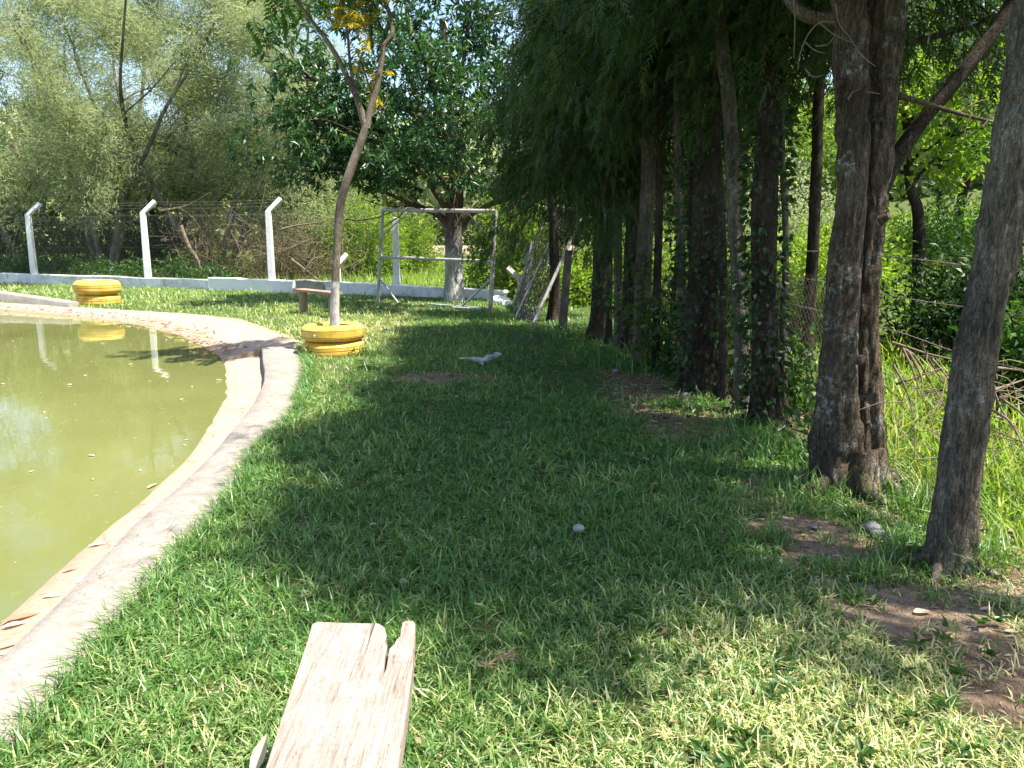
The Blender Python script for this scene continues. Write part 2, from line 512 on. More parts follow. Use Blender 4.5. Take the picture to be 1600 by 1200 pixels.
def ground_mat():
    m, nt = new_mat('lawn_ground')
    v = coords(nt)
    a = N(nt, 'ShaderNodeAttribute', attribute_name='dirt').outputs['Fac']
    n1 = noise(nt, v, 1.7, 6, 0.6)
    n2 = noise(nt, v, 24, 5, 0.7)
    n3 = noise(nt, v, 90, 3, 0.7)
    green = ramp(nt, n2, [(0.3, (0.04, 0.07, 0.022)), (0.52, (0.085, 0.115, 0.038)), (0.72, (0.23, 0.20, 0.10))])
    dirt = ramp(nt, math_(nt, 'ADD', math_(nt, 'MULTIPLY', n1, 0.5), math_(nt, 'MULTIPLY', n2, 0.5)), [(0.3, (0.12, 0.078, 0.052)), (0.48, (0.22, 0.158, 0.108)), (0.66, (0.40, 0.315, 0.225))])
    dirt = mixc(nt, math_(nt, 'MULTIPLY', ramp(nt, n3, [(0.62, (0, 0, 0)), (0.7, (1, 1, 1))]), 0.5), dirt, (0.40, 0.32, 0.22))
    f = math_(nt, 'ADD', a, math_(nt, 'MULTIPLY', math_(nt, 'SUBTRACT', n2, 0.5), 1.1))
    col = mixc(nt, ramp(nt, f, [(0.35, (0, 0, 0)), (0.65, (1, 1, 1))]), green, dirt)
    finish(nt, col, 0.95, math_(nt, 'ADD', n2, math_(nt, 'MULTIPLY', n3, 0.5)), 0.9, 0.05, 0.1)
    return m


def tyre_mat():
    m, nt = new_mat('yellow_tyre_paint')
    v = coords(nt)
    n1 = noise(nt, v, 5, 5, 0.6)
    n2 = noise(nt, v, 60, 4, 0.7)
    col = ramp(nt, n1, [(0.28, (0.47, 0.27, 0.045)), (0.5, (0.66, 0.41, 0.055)), (0.75, (0.72, 0.52, 0.15))])
    chip = ramp(nt, noise(nt, v, 22, 6, 0.75), [(0.58, (0, 0, 0)), (0.64, (1, 1, 1))])
    col = mixc(nt, math_(nt, 'MULTIPLY', chip, 0.65), col, (0.56, 0.50, 0.38))
    wear = ramp(nt, noise(nt, coords(nt, (1, 1, 2.5)), 13, 8, 0.8), [(0.60, (0, 0, 0)), (0.68, (1, 1, 1))])
    col = mixc(nt, math_(nt, 'MULTIPLY', wear, 0.55), col, (0.10, 0.075, 0.05))
    film = ramp(nt, noise(nt, v, 2.5, 5, 0.7), [(0.4, (0, 0, 0)), (0.7, (1, 1, 1))])
    col = mixc(nt, math_(nt, 'MULTIPLY', film, 0.2), col, (0.40, 0.32, 0.20))
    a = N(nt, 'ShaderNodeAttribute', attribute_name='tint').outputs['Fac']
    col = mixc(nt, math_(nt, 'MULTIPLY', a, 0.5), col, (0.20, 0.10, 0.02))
    finish(nt, col, 0.7, math_(nt, 'ADD', n2, math_(nt, 'MULTIPLY', wear, -0.4)), 0.5, 0.006, 0.25)
    return m


M['plank'] = plank_mat()
M['kerb'] = concrete_mat('kerb_concrete', (0.31, 0.28, 0.245), (0.225, 0.19, 0.158))
M['bank'] = concrete_mat('bank_sand', (0.42, 0.345, 0.275), (0.33, 0.22, 0.145))
M['water'] = water_mat()
M['ground'] = ground_mat()
M['tyre'] = tyre_mat()

# ------------------------------------------------------------------ pond outlines (from the photo's edge points, on the ground)
Wn = [(-160, 1110), (0, 968), (60, 912), (100, 877), (150, 835), (195, 800), (262, 740), (294, 708), (318, 670), (332, 648), (348, 622), (347, 594), (345, 565)]
Kn = [(-160, 1195), (0, 1040), (37, 1002), (67, 977), (113, 930), (137, 903), (173, 870), (200, 833), (240, 800), (287, 760), (338, 708), (360, 682), (380, 656), (400, 630), (412, 600), (413, 582), (408, 546)]
Gn = [(-100, 1290), (20, 1173), (83, 1083), (123, 1047), (143, 1013), (207, 950), (260, 887), (293, 843), (347, 800), (350, 787), (370, 755), (382, 730), (400, 706), (440, 668), (458, 650), (468, 622), (476, 590), (478, 568), (470, 545)]
Wf = [(345, 565), (338, 553), (325, 545), (300, 535), (285, 525), (250, 517), (215, 507), (180, 502), (100, 493), (0, 485), (-150, 474), (-400, 462)]
Gf = [(408, 546), (468, 540), (432, 523), (398, 510), (366, 500), (320, 494), (280, 491), (220, 487), (180, 485), (100, 480), (0, 474), (-150, 466), (-400, 455)]


def poly(pts, z):
    return np.array([at(x, y, z) for x, y in pts])


def resample(p, n):
    d = np.concatenate([[0], np.cumsum(np.linalg.norm(np.diff(p, axis=0), axis=1))])
    s = np.linspace(0, d[-1], n)
    return np.column_stack([np.interp(s, d, p[:, k]) for k in range(3)])


def smooth_line(p, it=2):
    p = p.copy()
    for _ in range(it):
        p[1:-1] = 0.5 * p[1:-1] + 0.25 * (p[:-2] + p[2:])
    return p


ZW = -0.105
w_near, w_far = poly(Wn, ZW), poly(Wf, ZW)
k_near = smooth_line(resample(poly(Kn, 0.0), 90), 6)
g_near = smooth_line(resample(poly(Gn, 0.0), 90), 6)
g_far = poly(Gf, 0.0)


def inside(poly_xy, p):
    x, y = p[:, 0], p[:, 1]
    c = np.zeros(len(p), bool)
    n = len(poly_xy)
    for i in range(n):
        x1, y1 = poly_xy[i]
        x2, y2 = poly_xy[(i + 1) % n]
        if y1 == y2: continue
        c ^= ((y1 > y) != (y2 > y)) & (x < (x2 - x1) * (y - y1) / (y2 - y1) + x1)
    return c


def dist_line(line, p):
    d = np.full(len(p), 1e9)
    for a, b in zip(line[:-1], line[1:]):
        ab = b - a
        t = np.clip(((p - a) @ ab) / max(ab @ ab, 1e-9), 0, 1)
        d = np.minimum(d, np.linalg.norm(p - (a + t[:, None] * ab), axis=1))
    return d


mid_near = (k_near * 0.55 + g_near * 0.45)[:, :2]
close = np.array([[-30, g_far[-1][1]], [-30, -3.0], [-1.2, -3.0]])
dip_line = np.vstack([mid_near, g_far[2:, :2]])
DIP = np.vstack([dip_line, close])
GRASS_EDGE = np.vstack([g_near[:, :2], g_far[1:, :2]])
NOGRASS = np.vstack([GRASS_EDGE, close])


def blob(px, py, rx, ry, w=1.0):
    p = at(px, py)
    return p[0], p[1], rx, ry, w


DIRT = [blob(1300, 912, .16, .10, 1.0), blob(1350, 935, .18, .10, 1.1), blob(1440, 975, .2, .10, 1.15), blob(1240, 885, .10, .06, .9), blob(985, 600, .42, .8), blob(1060, 655, .35, .7), blob(1010, 640, .3, .6), blob(1180, 760, .28, .4, .8), blob(1270, 845, .30, .30, 1.1), blob(1340, 860, .2, .25),
        blob(1400, 945, .26, .2, 1.1), blob(1480, 985, .3, .22, 1.1), blob(1590, 1050, .22, .14, 1.2), blob(1690, 1100, .32, .2, 1.2), blob(1530, 1010, .2, .12, 1.1), blob(880, 1165, .11, .09, .9),
        blob(690, 592, .55, .5, .75), blob(390, 1075, .10, .07, .7), blob(760, 800, .16, .12, .55), blob(730, 900, .12, .07, .6), blob(870, 505, .5, .6, .6),
        blob(1120, 715, .25, .4, .7), blob(1330, 1000, .18, .1, .6), blob(1290, 1090, .12, .08, .6), blob(620, 500, 1.0, .5, .45), blob(1015, 1145, .1, .06, .6), blob(1100, 1180, .12, .05, .6), blob(350, 1195, .2, .05, .6)]


def dirt_f(p):
    p = p[:, :2]
    n = fbm(p, 2.4, 3, 4)
    d = (n - 0.62) * 1.2
    for x, y, rx, ry, w in DIRT:
        q = np.hypot((p[:, 0] - x) / rx, (p[:, 1] - y) / ry)
        d = np.maximum(d, w * (1.15 - q * 0.6) * (0.15 + 1.55 * n) - 0.14)
    row = sstep(1.6, 1.95, p[:, 0] + 0.5 * (n - .5)) * (1 - sstep(2.1, 2.9, p[:, 0])) * sstep(2.2, 2.9, p[:, 1]) * (1 - sstep(10, 14, p[:, 1]))
    d = np.maximum(d, row * (0.45 + 0.6 * (n - 0.3)))
    e = dist_line(GRASS_EDGE, p)
    d = np.maximum(d, 0.55 * (1 - sstep(0.0, 0.10, e)))
    return np.clip(d, 0, 1)


def gz(p):
    p = np.asarray(p, float).reshape(-1, p.shape[-1] if hasattr(p, 'shape') and p.ndim > 1 else len(p))[:, :2]
    x, y = p[:, 0], p[:, 1]
    z = (fbm(p, 0.9, 5, 2) - 0.5) * 0.03
    hx = np.clip(x - 2.3, 0, 40)
    z = z + 0.16 * hx * hx / (hx + 1.2)
    yy = np.clip(y - 24, 0, 60)
    z = z + 0.022 * yy
    return z


def ground_z(x, y):
    return float(gz(np.array([[x, y]]))[0])


# ------------------------------------------------------------------ the ground sheet
def lines(*segs):
    out = []
    for a, b, s in segs:
        out += list(np.arange(a, b - 1e-6, s))
    return np.array(out + [segs[-1][1]])


gx = lines((-400, -60, 40), (-60, -16, 4), (-16, -5, 0.4), (-5, -3.2, 0.15), (-3.2, 3.2, 0.07), (3.2, 8, 0.3), (8, 30, 1.5), (30, 70, 5), (70, 400, 40))
gy = lines((-120, -10, 20), (-10, 0.5, 1.2), (0.5, 8, 0.07), (8, 14, 0.15), (14, 24, 0.3), (24, 60, 2), (60, 110, 10), (110, 700, 60))
XX, YY = np.meshgrid(gx, gy)
P = np.column_stack([XX.ravel(), YY.ravel()])
Z = gz(P)
ins = inside(DIP, P)
dd = np.zeros(len(P))
dd[ins] = dist_line(dip_line, P[ins])
Z = np.where(ins, -np.minimum(0.55, dd * 0.9), Z)
nx = len(gx)
ii = (np.arange(len(gy) - 1)[:, None] * nx + np.arange(nx - 1)[None, :]).ravel()
mb = MB().add(np.column_stack([P, Z]), np.column_stack([ii, ii + 1, ii + nx + 1, ii + nx]))
ground = mb.build('ground', M['ground'])
near = (np.abs(P[:, 0]) < 30) & (P[:, 1] > -5) & (P[:, 1] < 40)
da = np.zeros(len(P))
da[near] = dirt_f(P[near])
at_ = ground.data.attributes.new('dirt', 'FLOAT', 'POINT')
at_.data.foreach_set('value', da.astype(np.float32))
tag(ground, 'grassy ground with patches of bare reddish soil', kind='structure')

# pond water
wl = np.vstack([w_near, w_far[1:]])
wl = resample(wl, 160)
cen = wl.mean(0)
outl = np.vstack([wl + unit(np.column_stack([np.gradient(wl[:, 1]), -np.gradient(wl[:, 0]), np.zeros(len(wl))])) * 0.12, [[-40, wl[-1][1], ZW], [-40, -4, ZW], [wl[0][0] - 0.2, -4, ZW]]])
bm = bmesh.new()
bm.faces.new([bm.verts.new((x, y, ZW)) for x, y, z in outl])
bmesh.ops.triangulate(bm, faces=bm.faces[:])
me = bpy.data.meshes.new('pond_water')
bm.normal_update()
bm.faces.ensure_lookup_table()
if bm.faces[0].normal.z < 0:
    bmesh.ops.reverse_faces(bm, faces=bm.faces[:])
bm.to_mesh(me); bm.free()
me.materials.append(M['water'])
tag(link('pond_water', me), 'murky olive green pond water with faint reflections', kind='structure')


# bank and kerb
def strip(cols, tints, name, mat, label, jitter=0.0, near_tint=None):
    n, m = cols[0].shape[0], len(cols)
    v = np.stack(cols, 1).reshape(-1, 3)
    if jitter:
        v[:, 2] += (fbm(v, 5.0, 8, 3) - 0.5) * jitter
    i = (np.arange(n - 1)[:, None] * m + np.arange(m - 1)[None, :]).ravel()
    t = np.tile(np.asarray(tints, float), n)
    if near_tint is not None:
        k = np.repeat(1 - sstep(2.3, 4.6, cols[1][:, 1]), m)
        t = t * (1 - k) + np.tile(np.asarray(near_tint, float), n) * k
    mb = MB().add(v, np.column_stack([i, i + 1, i + m + 1, i + m]), t)
    for k in (0, n - 1):
        e = v[k * m:k * m + m]
        mb.add(np.vstack([e, e.mean(0)]), [(q, (q + 1) % m, m) for q in range(m)], 0.3)
    o = mb.build(name, mat)
    return tag(o, label, kind='structure')


def lerp(a, b, t, z):
    q = a * (1 - t) + b * t
    q = q.copy(); q[:, 2] = z
    return q


nn_ = 130
wn_ = smooth_line(resample(w_near, nn_), 3); kn_ = resample(k_near, nn_)
uw = wn_ - unit(kn_ - wn_) * 0.5
strip([lerp(uw, uw, 0, -0.28), lerp(wn_, kn_, 0, -0.114), lerp(wn_, kn_, 0.2, -0.094), lerp(wn_, kn_, 0.5, -0.082), lerp(wn_, kn_, 0.75, -0.074), lerp(wn_, kn_, 1.0, -0.07), lerp(wn_, kn_, 1.25, -0.07)],
      [1, 0.7, 0.28, 0.1, 0.12, 0.35, 0.5], 'pond_ledge', M['bank'], 'low sandy ledge between the water and the kerb', 0.012, [1, 1, .85, .6, .6, .85, .9])
wf_ = smooth_line(resample(w_far, 140), 2); gf_ = smooth_line(resample(g_far, 140), 2)
uf = wf_ - unit(gf_ - wf_) * 0.6
strip([lerp(uf, uf, 0, -0.3), lerp(wf_, gf_, 0, -0.107), lerp(wf_, gf_, 0.12, -0.075), lerp(wf_, gf_, 0.35, -0.045), lerp(wf_, gf_, 0.6, -0.02), lerp(wf_, gf_, 0.85, 0.004), lerp(wf_, gf_, 1.0, 0.018), lerp(wf_, gf_, 1.12, 0.004), lerp(wf_, gf_, 1.3, -0.09)],
      [1, 0.9, 0.45, 0.12, 0.05, 0.1, 0.35, 0.5, 0.5], 'pond_bank', M['bank'], 'pale sandy bank at the far end of the pond', 0.02)
ko = resample(k_near, 150); go = resample(g_near, 150)
outw = unit(go - ko)
wob = ((vn(ko[:, :2], 3.0, 2) - 0.5) * 0.02)[:, None]
ko = ko + outw * wob
ZK = 0.028
strip([lerp(ko, go, 0.0, -0.3), lerp(ko, go, 0.0, ZK - 0.012), lerp(ko, go, 0.03, ZK), lerp(ko, go, 0.3, ZK + 0.003), lerp(ko, go, 0.6, ZK + 0.002), lerp(ko, go, 0.96, ZK), lerp(ko, go, 1.02, ZK - 0.01), lerp(ko, go, 1.03, -0.25)],
      [0.3, 0.12, 0.05, 0.02, 0.02, 0.1, 0.5, 0.6], 'kerb', M['kerb'], 'curved concrete kerb path round the pond', 0.008)
# kerb across the far left corner of the pond
ka, kb = at(-60, 466, 0.02), at(108, 481, 0.0)
dv = unit(kb - ka); pv = V3(-dv[1], dv[0], 0)
L = 20
base = ka + dv * np.linspace(0, np.linalg.norm(kb - ka), L)[:, None]
zt = np.linspace(0.26, 0.10, L)
def zz(off, z): 
    q = base + pv * off; q[:, 2] = z
    return q
strip([zz(-0.02, -0.2), zz(0.0, zt - 0.02), zz(0.02, zt), zz(0.20, zt), zz(0.21, -0.2)], [0.7, 0.5, 0.1, 0.1, 0.3], 'far_kerb', M['bare_wall'], 'raised concrete kerb at the far left edge of the pond', 0.015)
# dirt road bank far behind the goal
road = np.array([aty(x, 392, 38.0) for x in np.linspace(560, 900, 30)])
rz = gz(road)
def rr(dy, dz):
    q = road.copy(); q[:, 1] += dy; q[:, 2] = rz + dz
    return q
strip([rr(-0.3, -0.2), rr(0, 0.25), rr(0.25, 0.42), rr(3, 0.45), rr(3.3, -0.3)], [0.2, 0.5, 0.4, 0.3, 0.3], 'dirt_road', M['bank'], 'pinkish dirt road bank beyond the fence', 0.08)


# ------------------------------------------------------------------ grass
def blades(mb, p, L, W, lean, tint, two=True, az=None):
    n = len(p)
    if az is None: az = NR.random(n) * 2 * math.pi
    h = np.column_stack([np.cos(az), np.sin(az), np.zeros(n)])
    s = np.column_stack([-np.sin(az), np.cos(az), np.zeros(n)])
    z = V3(0, 0, 1)
    c, sn = np.cos(lean)[:, None], np.sin(lean)[:, None]
    Lc, Wc = L[:, None], W[:, None]
    tw = NR.normal(0, 0.35, (n, 1))
    s = unit(s + z * tw)
    midp = p + (h * sn * 0.75 + z * c) * Lc * 0.5
    lean2 = np.minimum(lean + 0.5, 1.75)
    tip = midp + (h * np.sin(lean2)[:, None] + z * np.cos(lean2)[:, None]) * Lc * 0.5
    if two:
        v = np.stack([p - s * Wc * 0.35, p + s * Wc * 0.35, midp + s * Wc * 0.5, midp - s * Wc * 0.5, tip], 1)
        i = np.arange(n)[:, None] * 5
        f = np.concatenate([i + [0, 1, 2], i + [0, 2, 3], i + [3, 2, 4]])
        mb.add(v.reshape(-1, 3), f, np.repeat(tint, 5))
    else:
        v = np.stack([p - s * Wc * 0.5, p + s * Wc * 0.5, tip], 1)
        f = np.arange(n * 3).reshape(n, 3)
        mb.add(v.reshape(-1, 3), f, np.repeat(tint, 3))


def lawn(mb, x0, x1, y0, y1, dens, L, W, two, per=9):
    nt = int((x1 - x0) * (y1 - y0) * dens / per)
    t = np.column_stack([NR.uniform(x0, x1, nt), NR.uniform(y0, y1, nt)])
    keep = ~inside(NOGRASS, t) | ((dist_line(GRASS_EDGE, t) < 0.02))
    t = t[keep]
    d = dirt_f(t)
    t = t[NR.random(len(t)) > sstep(0.2, 0.75, d) * 0.94]
    # keep tyres' footprints and the bare hard path clear
    n = len(t) * per
    c = np.repeat(t, per, 0)
    p2 = c + NR.normal(0, 0.018 + 0.012 * (W / 0.006 - 1), (n, 2))
    hn = fbm(c, 1.1, 21, 3)
    d = dirt_f(c)
    dry_sunlit_zone = sstep(-0.2, 0.9, c[:, 0]) * (1 - sstep(2.4, 3.3, c[:, 1])) * 0.55 + (1 - sstep(1.7, 2.7, c[:, 1])) * 0.22 + (1 - sstep(-1.75, -1.35, c[:, 0])) * sstep(3.5, 5, c[:, 1]) * 0.3 + sstep(0.3, 0.55, d) * 0.2  # dry lower right, plus yellow tint put in where sun strikes the lawn
    sunlit_wedge = np.exp(-((c[:, 0] + 2.2) / 1.1) ** 2 - ((c[:, 1] - 11.3) / 1.6) ** 2) * 0.5  # patchy dry grass, its tint boosted where sun reaches past the tyres
    tint = np.clip(NR.normal(0.38, 0.18, n) + (hn - 0.5) * 0.55 + (dry_sunlit_zone + sunlit_wedge) * NR.random(n) * 1.4, 0, 1)
    tuft = np.repeat(0.75 + 0.6 * NR.random(len(t)), per)
    Ln = L * (0.55 + 0.75 * NR.random(n)) * tuft * (0.35 + 1.3 * hn)
    z = gz(p2)
    lean = np.clip(np.abs(NR.normal(0.85, 0.36, n)), 0.05, 1.45)
    straw = NR.random(n) < 0.025 + 0.25 * (dry_sunlit_zone + sunlit_wedge) + 0.3 * np.clip(hn - 0.6, 0, 1)
    lean = np.where(straw, NR.uniform(1.3, 1.5, n), lean)
    tint = np.where(straw, NR.uniform(0.75, 1.0, n), tint)
    Ln = Ln * np.where(straw, 1.2, 1.0)
    blades(mb, np.column_stack([p2, z - 0.004]), Ln, W * (0.6 + 0.8 * NR.random(n)), lean, tint, two)


mb = MB()
lawn(mb, -1.9, 2.7, 1.15, 2.6, 11500, 0.068, 0.0049, True)
lawn(mb, -2.0, 2.6, 2.6, 4.0, 8000, 0.070, 0.0056, True)
lawn(mb, -2.3, 2.4, 4.0, 6.5, 4000, 0.072, 0.0075, True)
lawn(mb, -2.7, 2.3, 6.5, 9.5, 2200, 0.075, 0.010, False)
lawn(mb, -6.0, 2.2, 9.5, 13.5, 950, 0.09, 0.015, False)
lawn(mb, -19.0, 2.2, 13.5, 22.5, 420, 0.10, 0.024, False)
tag(mb.build('lawn_grass', M['grass_blade'], smooth=False), 'dense short lawn grass beside the pond', kind='stuff')


def edge_tufts():
    mb = MB()
    e = resample(np.column_stack([g_near[:, :2], np.zeros(len(g_near))]), 900)
    t = e[:, :2] + NR.normal(0, 0.02, (900, 2)) + np.array([0.035, 0.0])
    c = np.repeat(t, 7, 0); n = len(c)
    p = np.column_stack([c + NR.normal(0, 0.02, (n, 2)), np.full(n, -0.004)])
    far = np.clip(p[:, 1] / 5, 0.6, 2)
    az = np.where(NR.random(n) < 0.55, NR.normal(math.pi, 0.8, n), NR.random(n) * 6.283)
    blades(mb, p, (0.07 + 0.07 * NR.random(n)), 0.006 * far, np.clip(NR.normal(0.8, 0.35, n), 0.1, 1.4), np.clip(NR.normal(0.35, 0.18, n), 0, 1), True, az)
    # longer weeds round trunk feet and along the row
    for (px, py, rx, ry, m, Lm) in [(1240, 790, .22, .18, 150, .16), (1300, 770, .3, .12, 160, .18), (1420, 800, .12, .2, 200, .22), (1400, 870, .15, .1, 120, .15), (1520, 890, .12, .12, 160, .2), (1360, 900, .12, .08, 90, .12),
                                 (1215, 850, .07, .07, 90, .13), (1020, 760, .1, .1, 60, .12), (1050, 700, .3, .4, 160, .12), (940, 560, .35, .5, 220, .25), (990, 580, .3, .4, 160, .2), (880, 525, .4, .4, 160, .2), (1130, 680, .3, .3, 150, .18),
                                 (1250, 720, .3, .3, 200, .22), (1190, 700, .2, .3, 150, .2), (545, 556, .30, .10, 120, .16), (480, 560, .10, .10, 50, .14), (1330, 940, .08, .06, 50, .1), (1460, 940, .05, .05, 30, .1)]:
        b = at(px, py)
        q = b[None, :2] + NR.normal(0, 1, (m, 2)) * [rx * 0.6, ry * 0.6]
        p = np.column_stack([q, gz(q) - 0.005])
        f = max(0.8, b[1] / 4)
        blades(mb, p, Lm * (0.5 + 0.8 * NR.random(m)), np.full(m, 0.0065 * f), np.clip(NR.normal(0.5, 0.3, m), 0.05, 1.3), np.clip(NR.normal(0.35, 0.2, m), 0, 1), True)
    return mb


tag(edge_tufts().build('edge_grass', M['grass_blade'], smooth=False), 'longer grass tufts along the kerb and round the trunks', kind='stuff')


def field_grass():
    mb = MB()
    for x0, x1, y0, y1, dens, L, W, two in [(2.05, 3.4, 2.4, 4.5, 1500, .26, .009, True), (2.2, 5.0, 4.5, 8, 600, .30, .013, True), (2.2, 9, 8, 14, 220, .32, .022, False), (3, 20, 14, 30, 55, .4, .05, False), (5, 12, 3.5, 8, 160, .35, .02, False)]:
        n = int((x1 - x0) * (y1 - y0) * dens)
        t = np.column_stack([NR.uniform(x0, x1, n), NR.uniform(y0, y1, n)])
        hn = fbm(t, 1.3, 31, 3)
        k = (NR.random(n) < np.clip(hn * 2.4 - 0.55, 0.05, 1)) & (NR.random(n) < sstep(1.9, 2.7, t[:, 0]) + 0.1)
        t, hn = t[k], hn[k]; n = len(t)
        tint = np.clip(NR.normal(0.5, 0.22, n) + (hn - 0.5) * 0.5, 0, 1)
        blades(mb, np.column_stack([t, gz(t) - 0.02]), L * (0.4 + 0.9 * NR.random(n)) * (0.5 + hn), W * (0.6 + 0.8 * NR.random(n)), np.clip(NR.normal(0.5, 0.3, n), 0.03, 1.3), tint, two)
    # behind the far fence
    n = 26000
    t = np.column_stack([NR.uniform(-20, 4, n), NR.uniform(18.5, 40, n)])
    f = 17.3 + (-t[:, 0]) * 0.36
    t = t[t[:, 1] > np.maximum(f, 17.6)]; n = len(t)
    tint = np.clip(NR.normal(0.5, 0.22, n), 0, 1)
    blades(mb, np.column_stack([t, gz(t) - 0.02]), 0.35 * (0.4 + 0.9 * NR.random(n)), np.full(n, 0.05), np.clip(NR.normal(0.5, 0.3, n), 0.03, 1.3), tint, False)
    return mb


tag(field_grass().build('tall_grass', M['tall_grass'], smooth=False), 'tall sunlit grass and weeds beyond the trees and fence', kind='stuff')


# ------------------------------------------------------------------ trees
def rand_dir(n, rng=NR):
    return unit(rng.normal(size=(n, 3)))


def limb_path(p0, d0, L, n=5, sag=0.0, wig=0.12, seed=None):
    rng = np.random.default_rng(seed)
    pts = [np.array(p0, float)]
    d = unit(np.array(d0, float))
    for i in range(n):
        d = unit(d + rng.normal(0, wig, 3) + V3(0, 0, sag / n))
        pts.append(pts[-1] + d * L / n)
    return np.array(pts)


def along(path, t):
    d = np.concatenate([[0], np.cumsum(np.linalg.norm(np.diff(path, axis=0), axis=1))])
    s = np.asarray(t) * d[-1]
    p = np.column_stack([np.interp(s, d, path[:, k]) for k in range(3)])
    g = unit(np.gradient(path, axis=0))
    q = unit(np.column_stack([np.interp(s, d, g[:, k]) for k in range(3)]))
    return p, q


# --- conifer crowns (three shapes, shared by the trees of the row)
def cypress_crown(seed, z0, z1, r0, n_br, per, pw=0.8):
    rng = np.random.default_rng(seed)
    wood, leaf = [], MB()
    for i in range(n_br):
        f = i / n_br
        z = z0 + (z1 - z0) * f ** 0.85
        r = r0 * (1 - f) ** pw * rng.uniform(0.7, 1.12) + 0.2
        az = i * 2.399 + rng.uniform(-0.4, 0.4)
        d = V3(math.cos(az), math.sin(az), 0.35)
        path = limb_path((0, 0, z), d, r, 6, -0.8, 0.10, seed * 100 + i)
        if i % 2 == 0 or f < 0.4:
            wood.append((path, 0.012 + 0.022 * (1 - f)))
        t = rng.power(1.5, per)
        a, g = along(path, t)
        spread = 0.10 + 0.26 * (1 - t)[:, None]
        a = a + rng.normal(0, 1, (per, 3)) * spread * np.array([1, 1, 0.9]) - np.array([0, 0, 1]) * rng.random((per, 1)) * 0.30
        dr = unit(g * 0.5 + rng.normal(0, 0.35, (per, 3)) + np.array([0, 0, -0.75]))
        tint = np.clip(rng.normal(0.4, 0.22, per) + 0.35 * (t - 0.6), 0, 1)
        spray_mesh(leaf, a, dr, rng.uniform(0.12, 0.24, per), 11, 0.058, 0.015, tint)
    return wood, leaf


CR = {}
for key, args in {'low': (3, 1.9, 5.3, 1.95, 42, 250, 1.35), 'mid': (5, 2.95, 5.6, 1.35, 32, 250, 1.05), 'tall': (6, 3.0, 7.0, 1.3, 38, 290, 0.75), 'high': (8, 3.35, 7.2, 1.25, 38, 290, 0.75)}.items():
    wood, leaf = cypress_crown(*args)
    CR[key] = (leaf.data('cypress_crown', M['cypress_leaf'], False), [MB().tube(p, np.linspace(r, 0.004, len(p)), 6, steps=2).data('cypress_branch', M['cypress_bark']) for p, r in wood])


def px_path(pts, Y, dy=None):
    "trunk axis through photo points at distance Y"
    return np.array([aty(x, y, Y + (0 if dy is None else dy[i])) for i, (x, y) in enumerate(pts)])


def trunk_tree(name, cat, pts, w_px, Y, label, crown, group, bark='cypress_bark', top=7.0, flute=0.05, seg=18, rot=0.0, crown_xy=(0, 0), scale=1.0, flare=1.45, extra=()):
    path = px_path(pts, Y)
    path[0][2] = ground_z(path[0][0], path[0][1]) - 0.05
    Dp = Y * CP + (CAM_H - 1) * SP
    r = w_px / 2 * Dp / 1250
    base = V3(path[0][0], path[0][1], path[0][2] + 0.05)
    dirn = unit(path[-1] - path[-2])
    last = path[-1]
    up = unit(dirn + V3(0, 0, 1.5))
    steps = [last + up * (top - last[2]) * k for k in (0.5, 1.0)]
    full = np.vstack([path, steps]) - base
    n = len(full)
    zf = np.clip(full[:, 2] / top, 0, 1)
    rad = r * (1 - 0.75 * zf ** 1.2)
    root = empty(name, base, label, cat, group)
    pp, rr_ = spline(full, rad, 40 if seg >= 30 else 10)
    rr_ = rr_ * (1 + (flare - 1) * np.exp(-np.clip(pp[:, 2], 0, 9) / 0.16))
    MB().tube(pp, rr_, seg, 0.16, 9.0, int(Y * 10), flute=flute, ridge=0.028 if seg >= 30 else 0.0).build('trunk', M[bark], root)
    if crown:
        me, brs = CR[crown]
        tops = full[-1]
        o = link('crown', me, root, (crown_xy[0] + full[-2][0] * 0.6, crown_xy[1], 0)); o.rotation_euler = (0, 0, rot); o.scale = (scale, scale, 1)
        for b in brs:
            o = link('branch', b, root, (full[-2][0] * 0.5, 0, 0)); o.rotation_euler = (0, 0, rot); o.scale = (scale, scale, 1)
    for mbx, nm, mt in extra:
        mbx.build(nm, mt, root)
    return root, full + base, r


def Yat(px, py):
    return float(at(px, py)[1])


GROUP = 'cypress trunks in the row along the lawn'
row = []
T = lambda *a, **k: row.append(trunk_tree('cypress_tree', 'tree', *a, **k))
T([(934, 530), (938, 420), (941, 320), (942, 230)], 26, Yat(934, 528), 'farthest straight dark cypress at the end of the tree row, beside the wooden fence post', 'low', GROUP, bark='dark_bark', crown_xy=(-0.15, 0), rot=0.3)
T([(866, 503), (867, 430), (864, 330), (858, 240)], 17, Yat(866, 502), 'brown cypress trunk half hidden behind the leaning net frame', 'low', GROUP, bark='dark_bark', rot=1.7, crown_xy=(0.15, 0.5), scale=0.72)
T([(968, 548), (966, 440), (965, 330), (962, 240)], 15, Yat(968, 546), 'thin grey cypress trunk just right of the farthest dark one', 'low', GROUP, bark='cypress_bark_pale', rot=2.2, scale=0.9)
T([(984, 552), (984, 440), (990, 330), (1002, 240)], 22, Yat(984, 551), 'dark cypress trunk leaning to the right behind the thin grey one', 'mid', GROUP, bark='dark_bark', rot=4.0)
T([(1003, 566), (1003, 450), (1010, 330), (1014, 220)], 27, Yat(1003, 565), 'grey lichened cypress trunk left of the ivy wrapped ones', 'mid', GROUP, bark='cypress_bark_pale', rot=1.1)
T([(1096, 612), (1098, 480), (1104, 330), (1106, 200), (1104, 60)], 50, Yat(1096, 610), 'thick black cypress trunk wrapped in ivy at the middle of the row', 'mid', GROUP, bark='dark_bark', rot=0.7, scale=1.1)
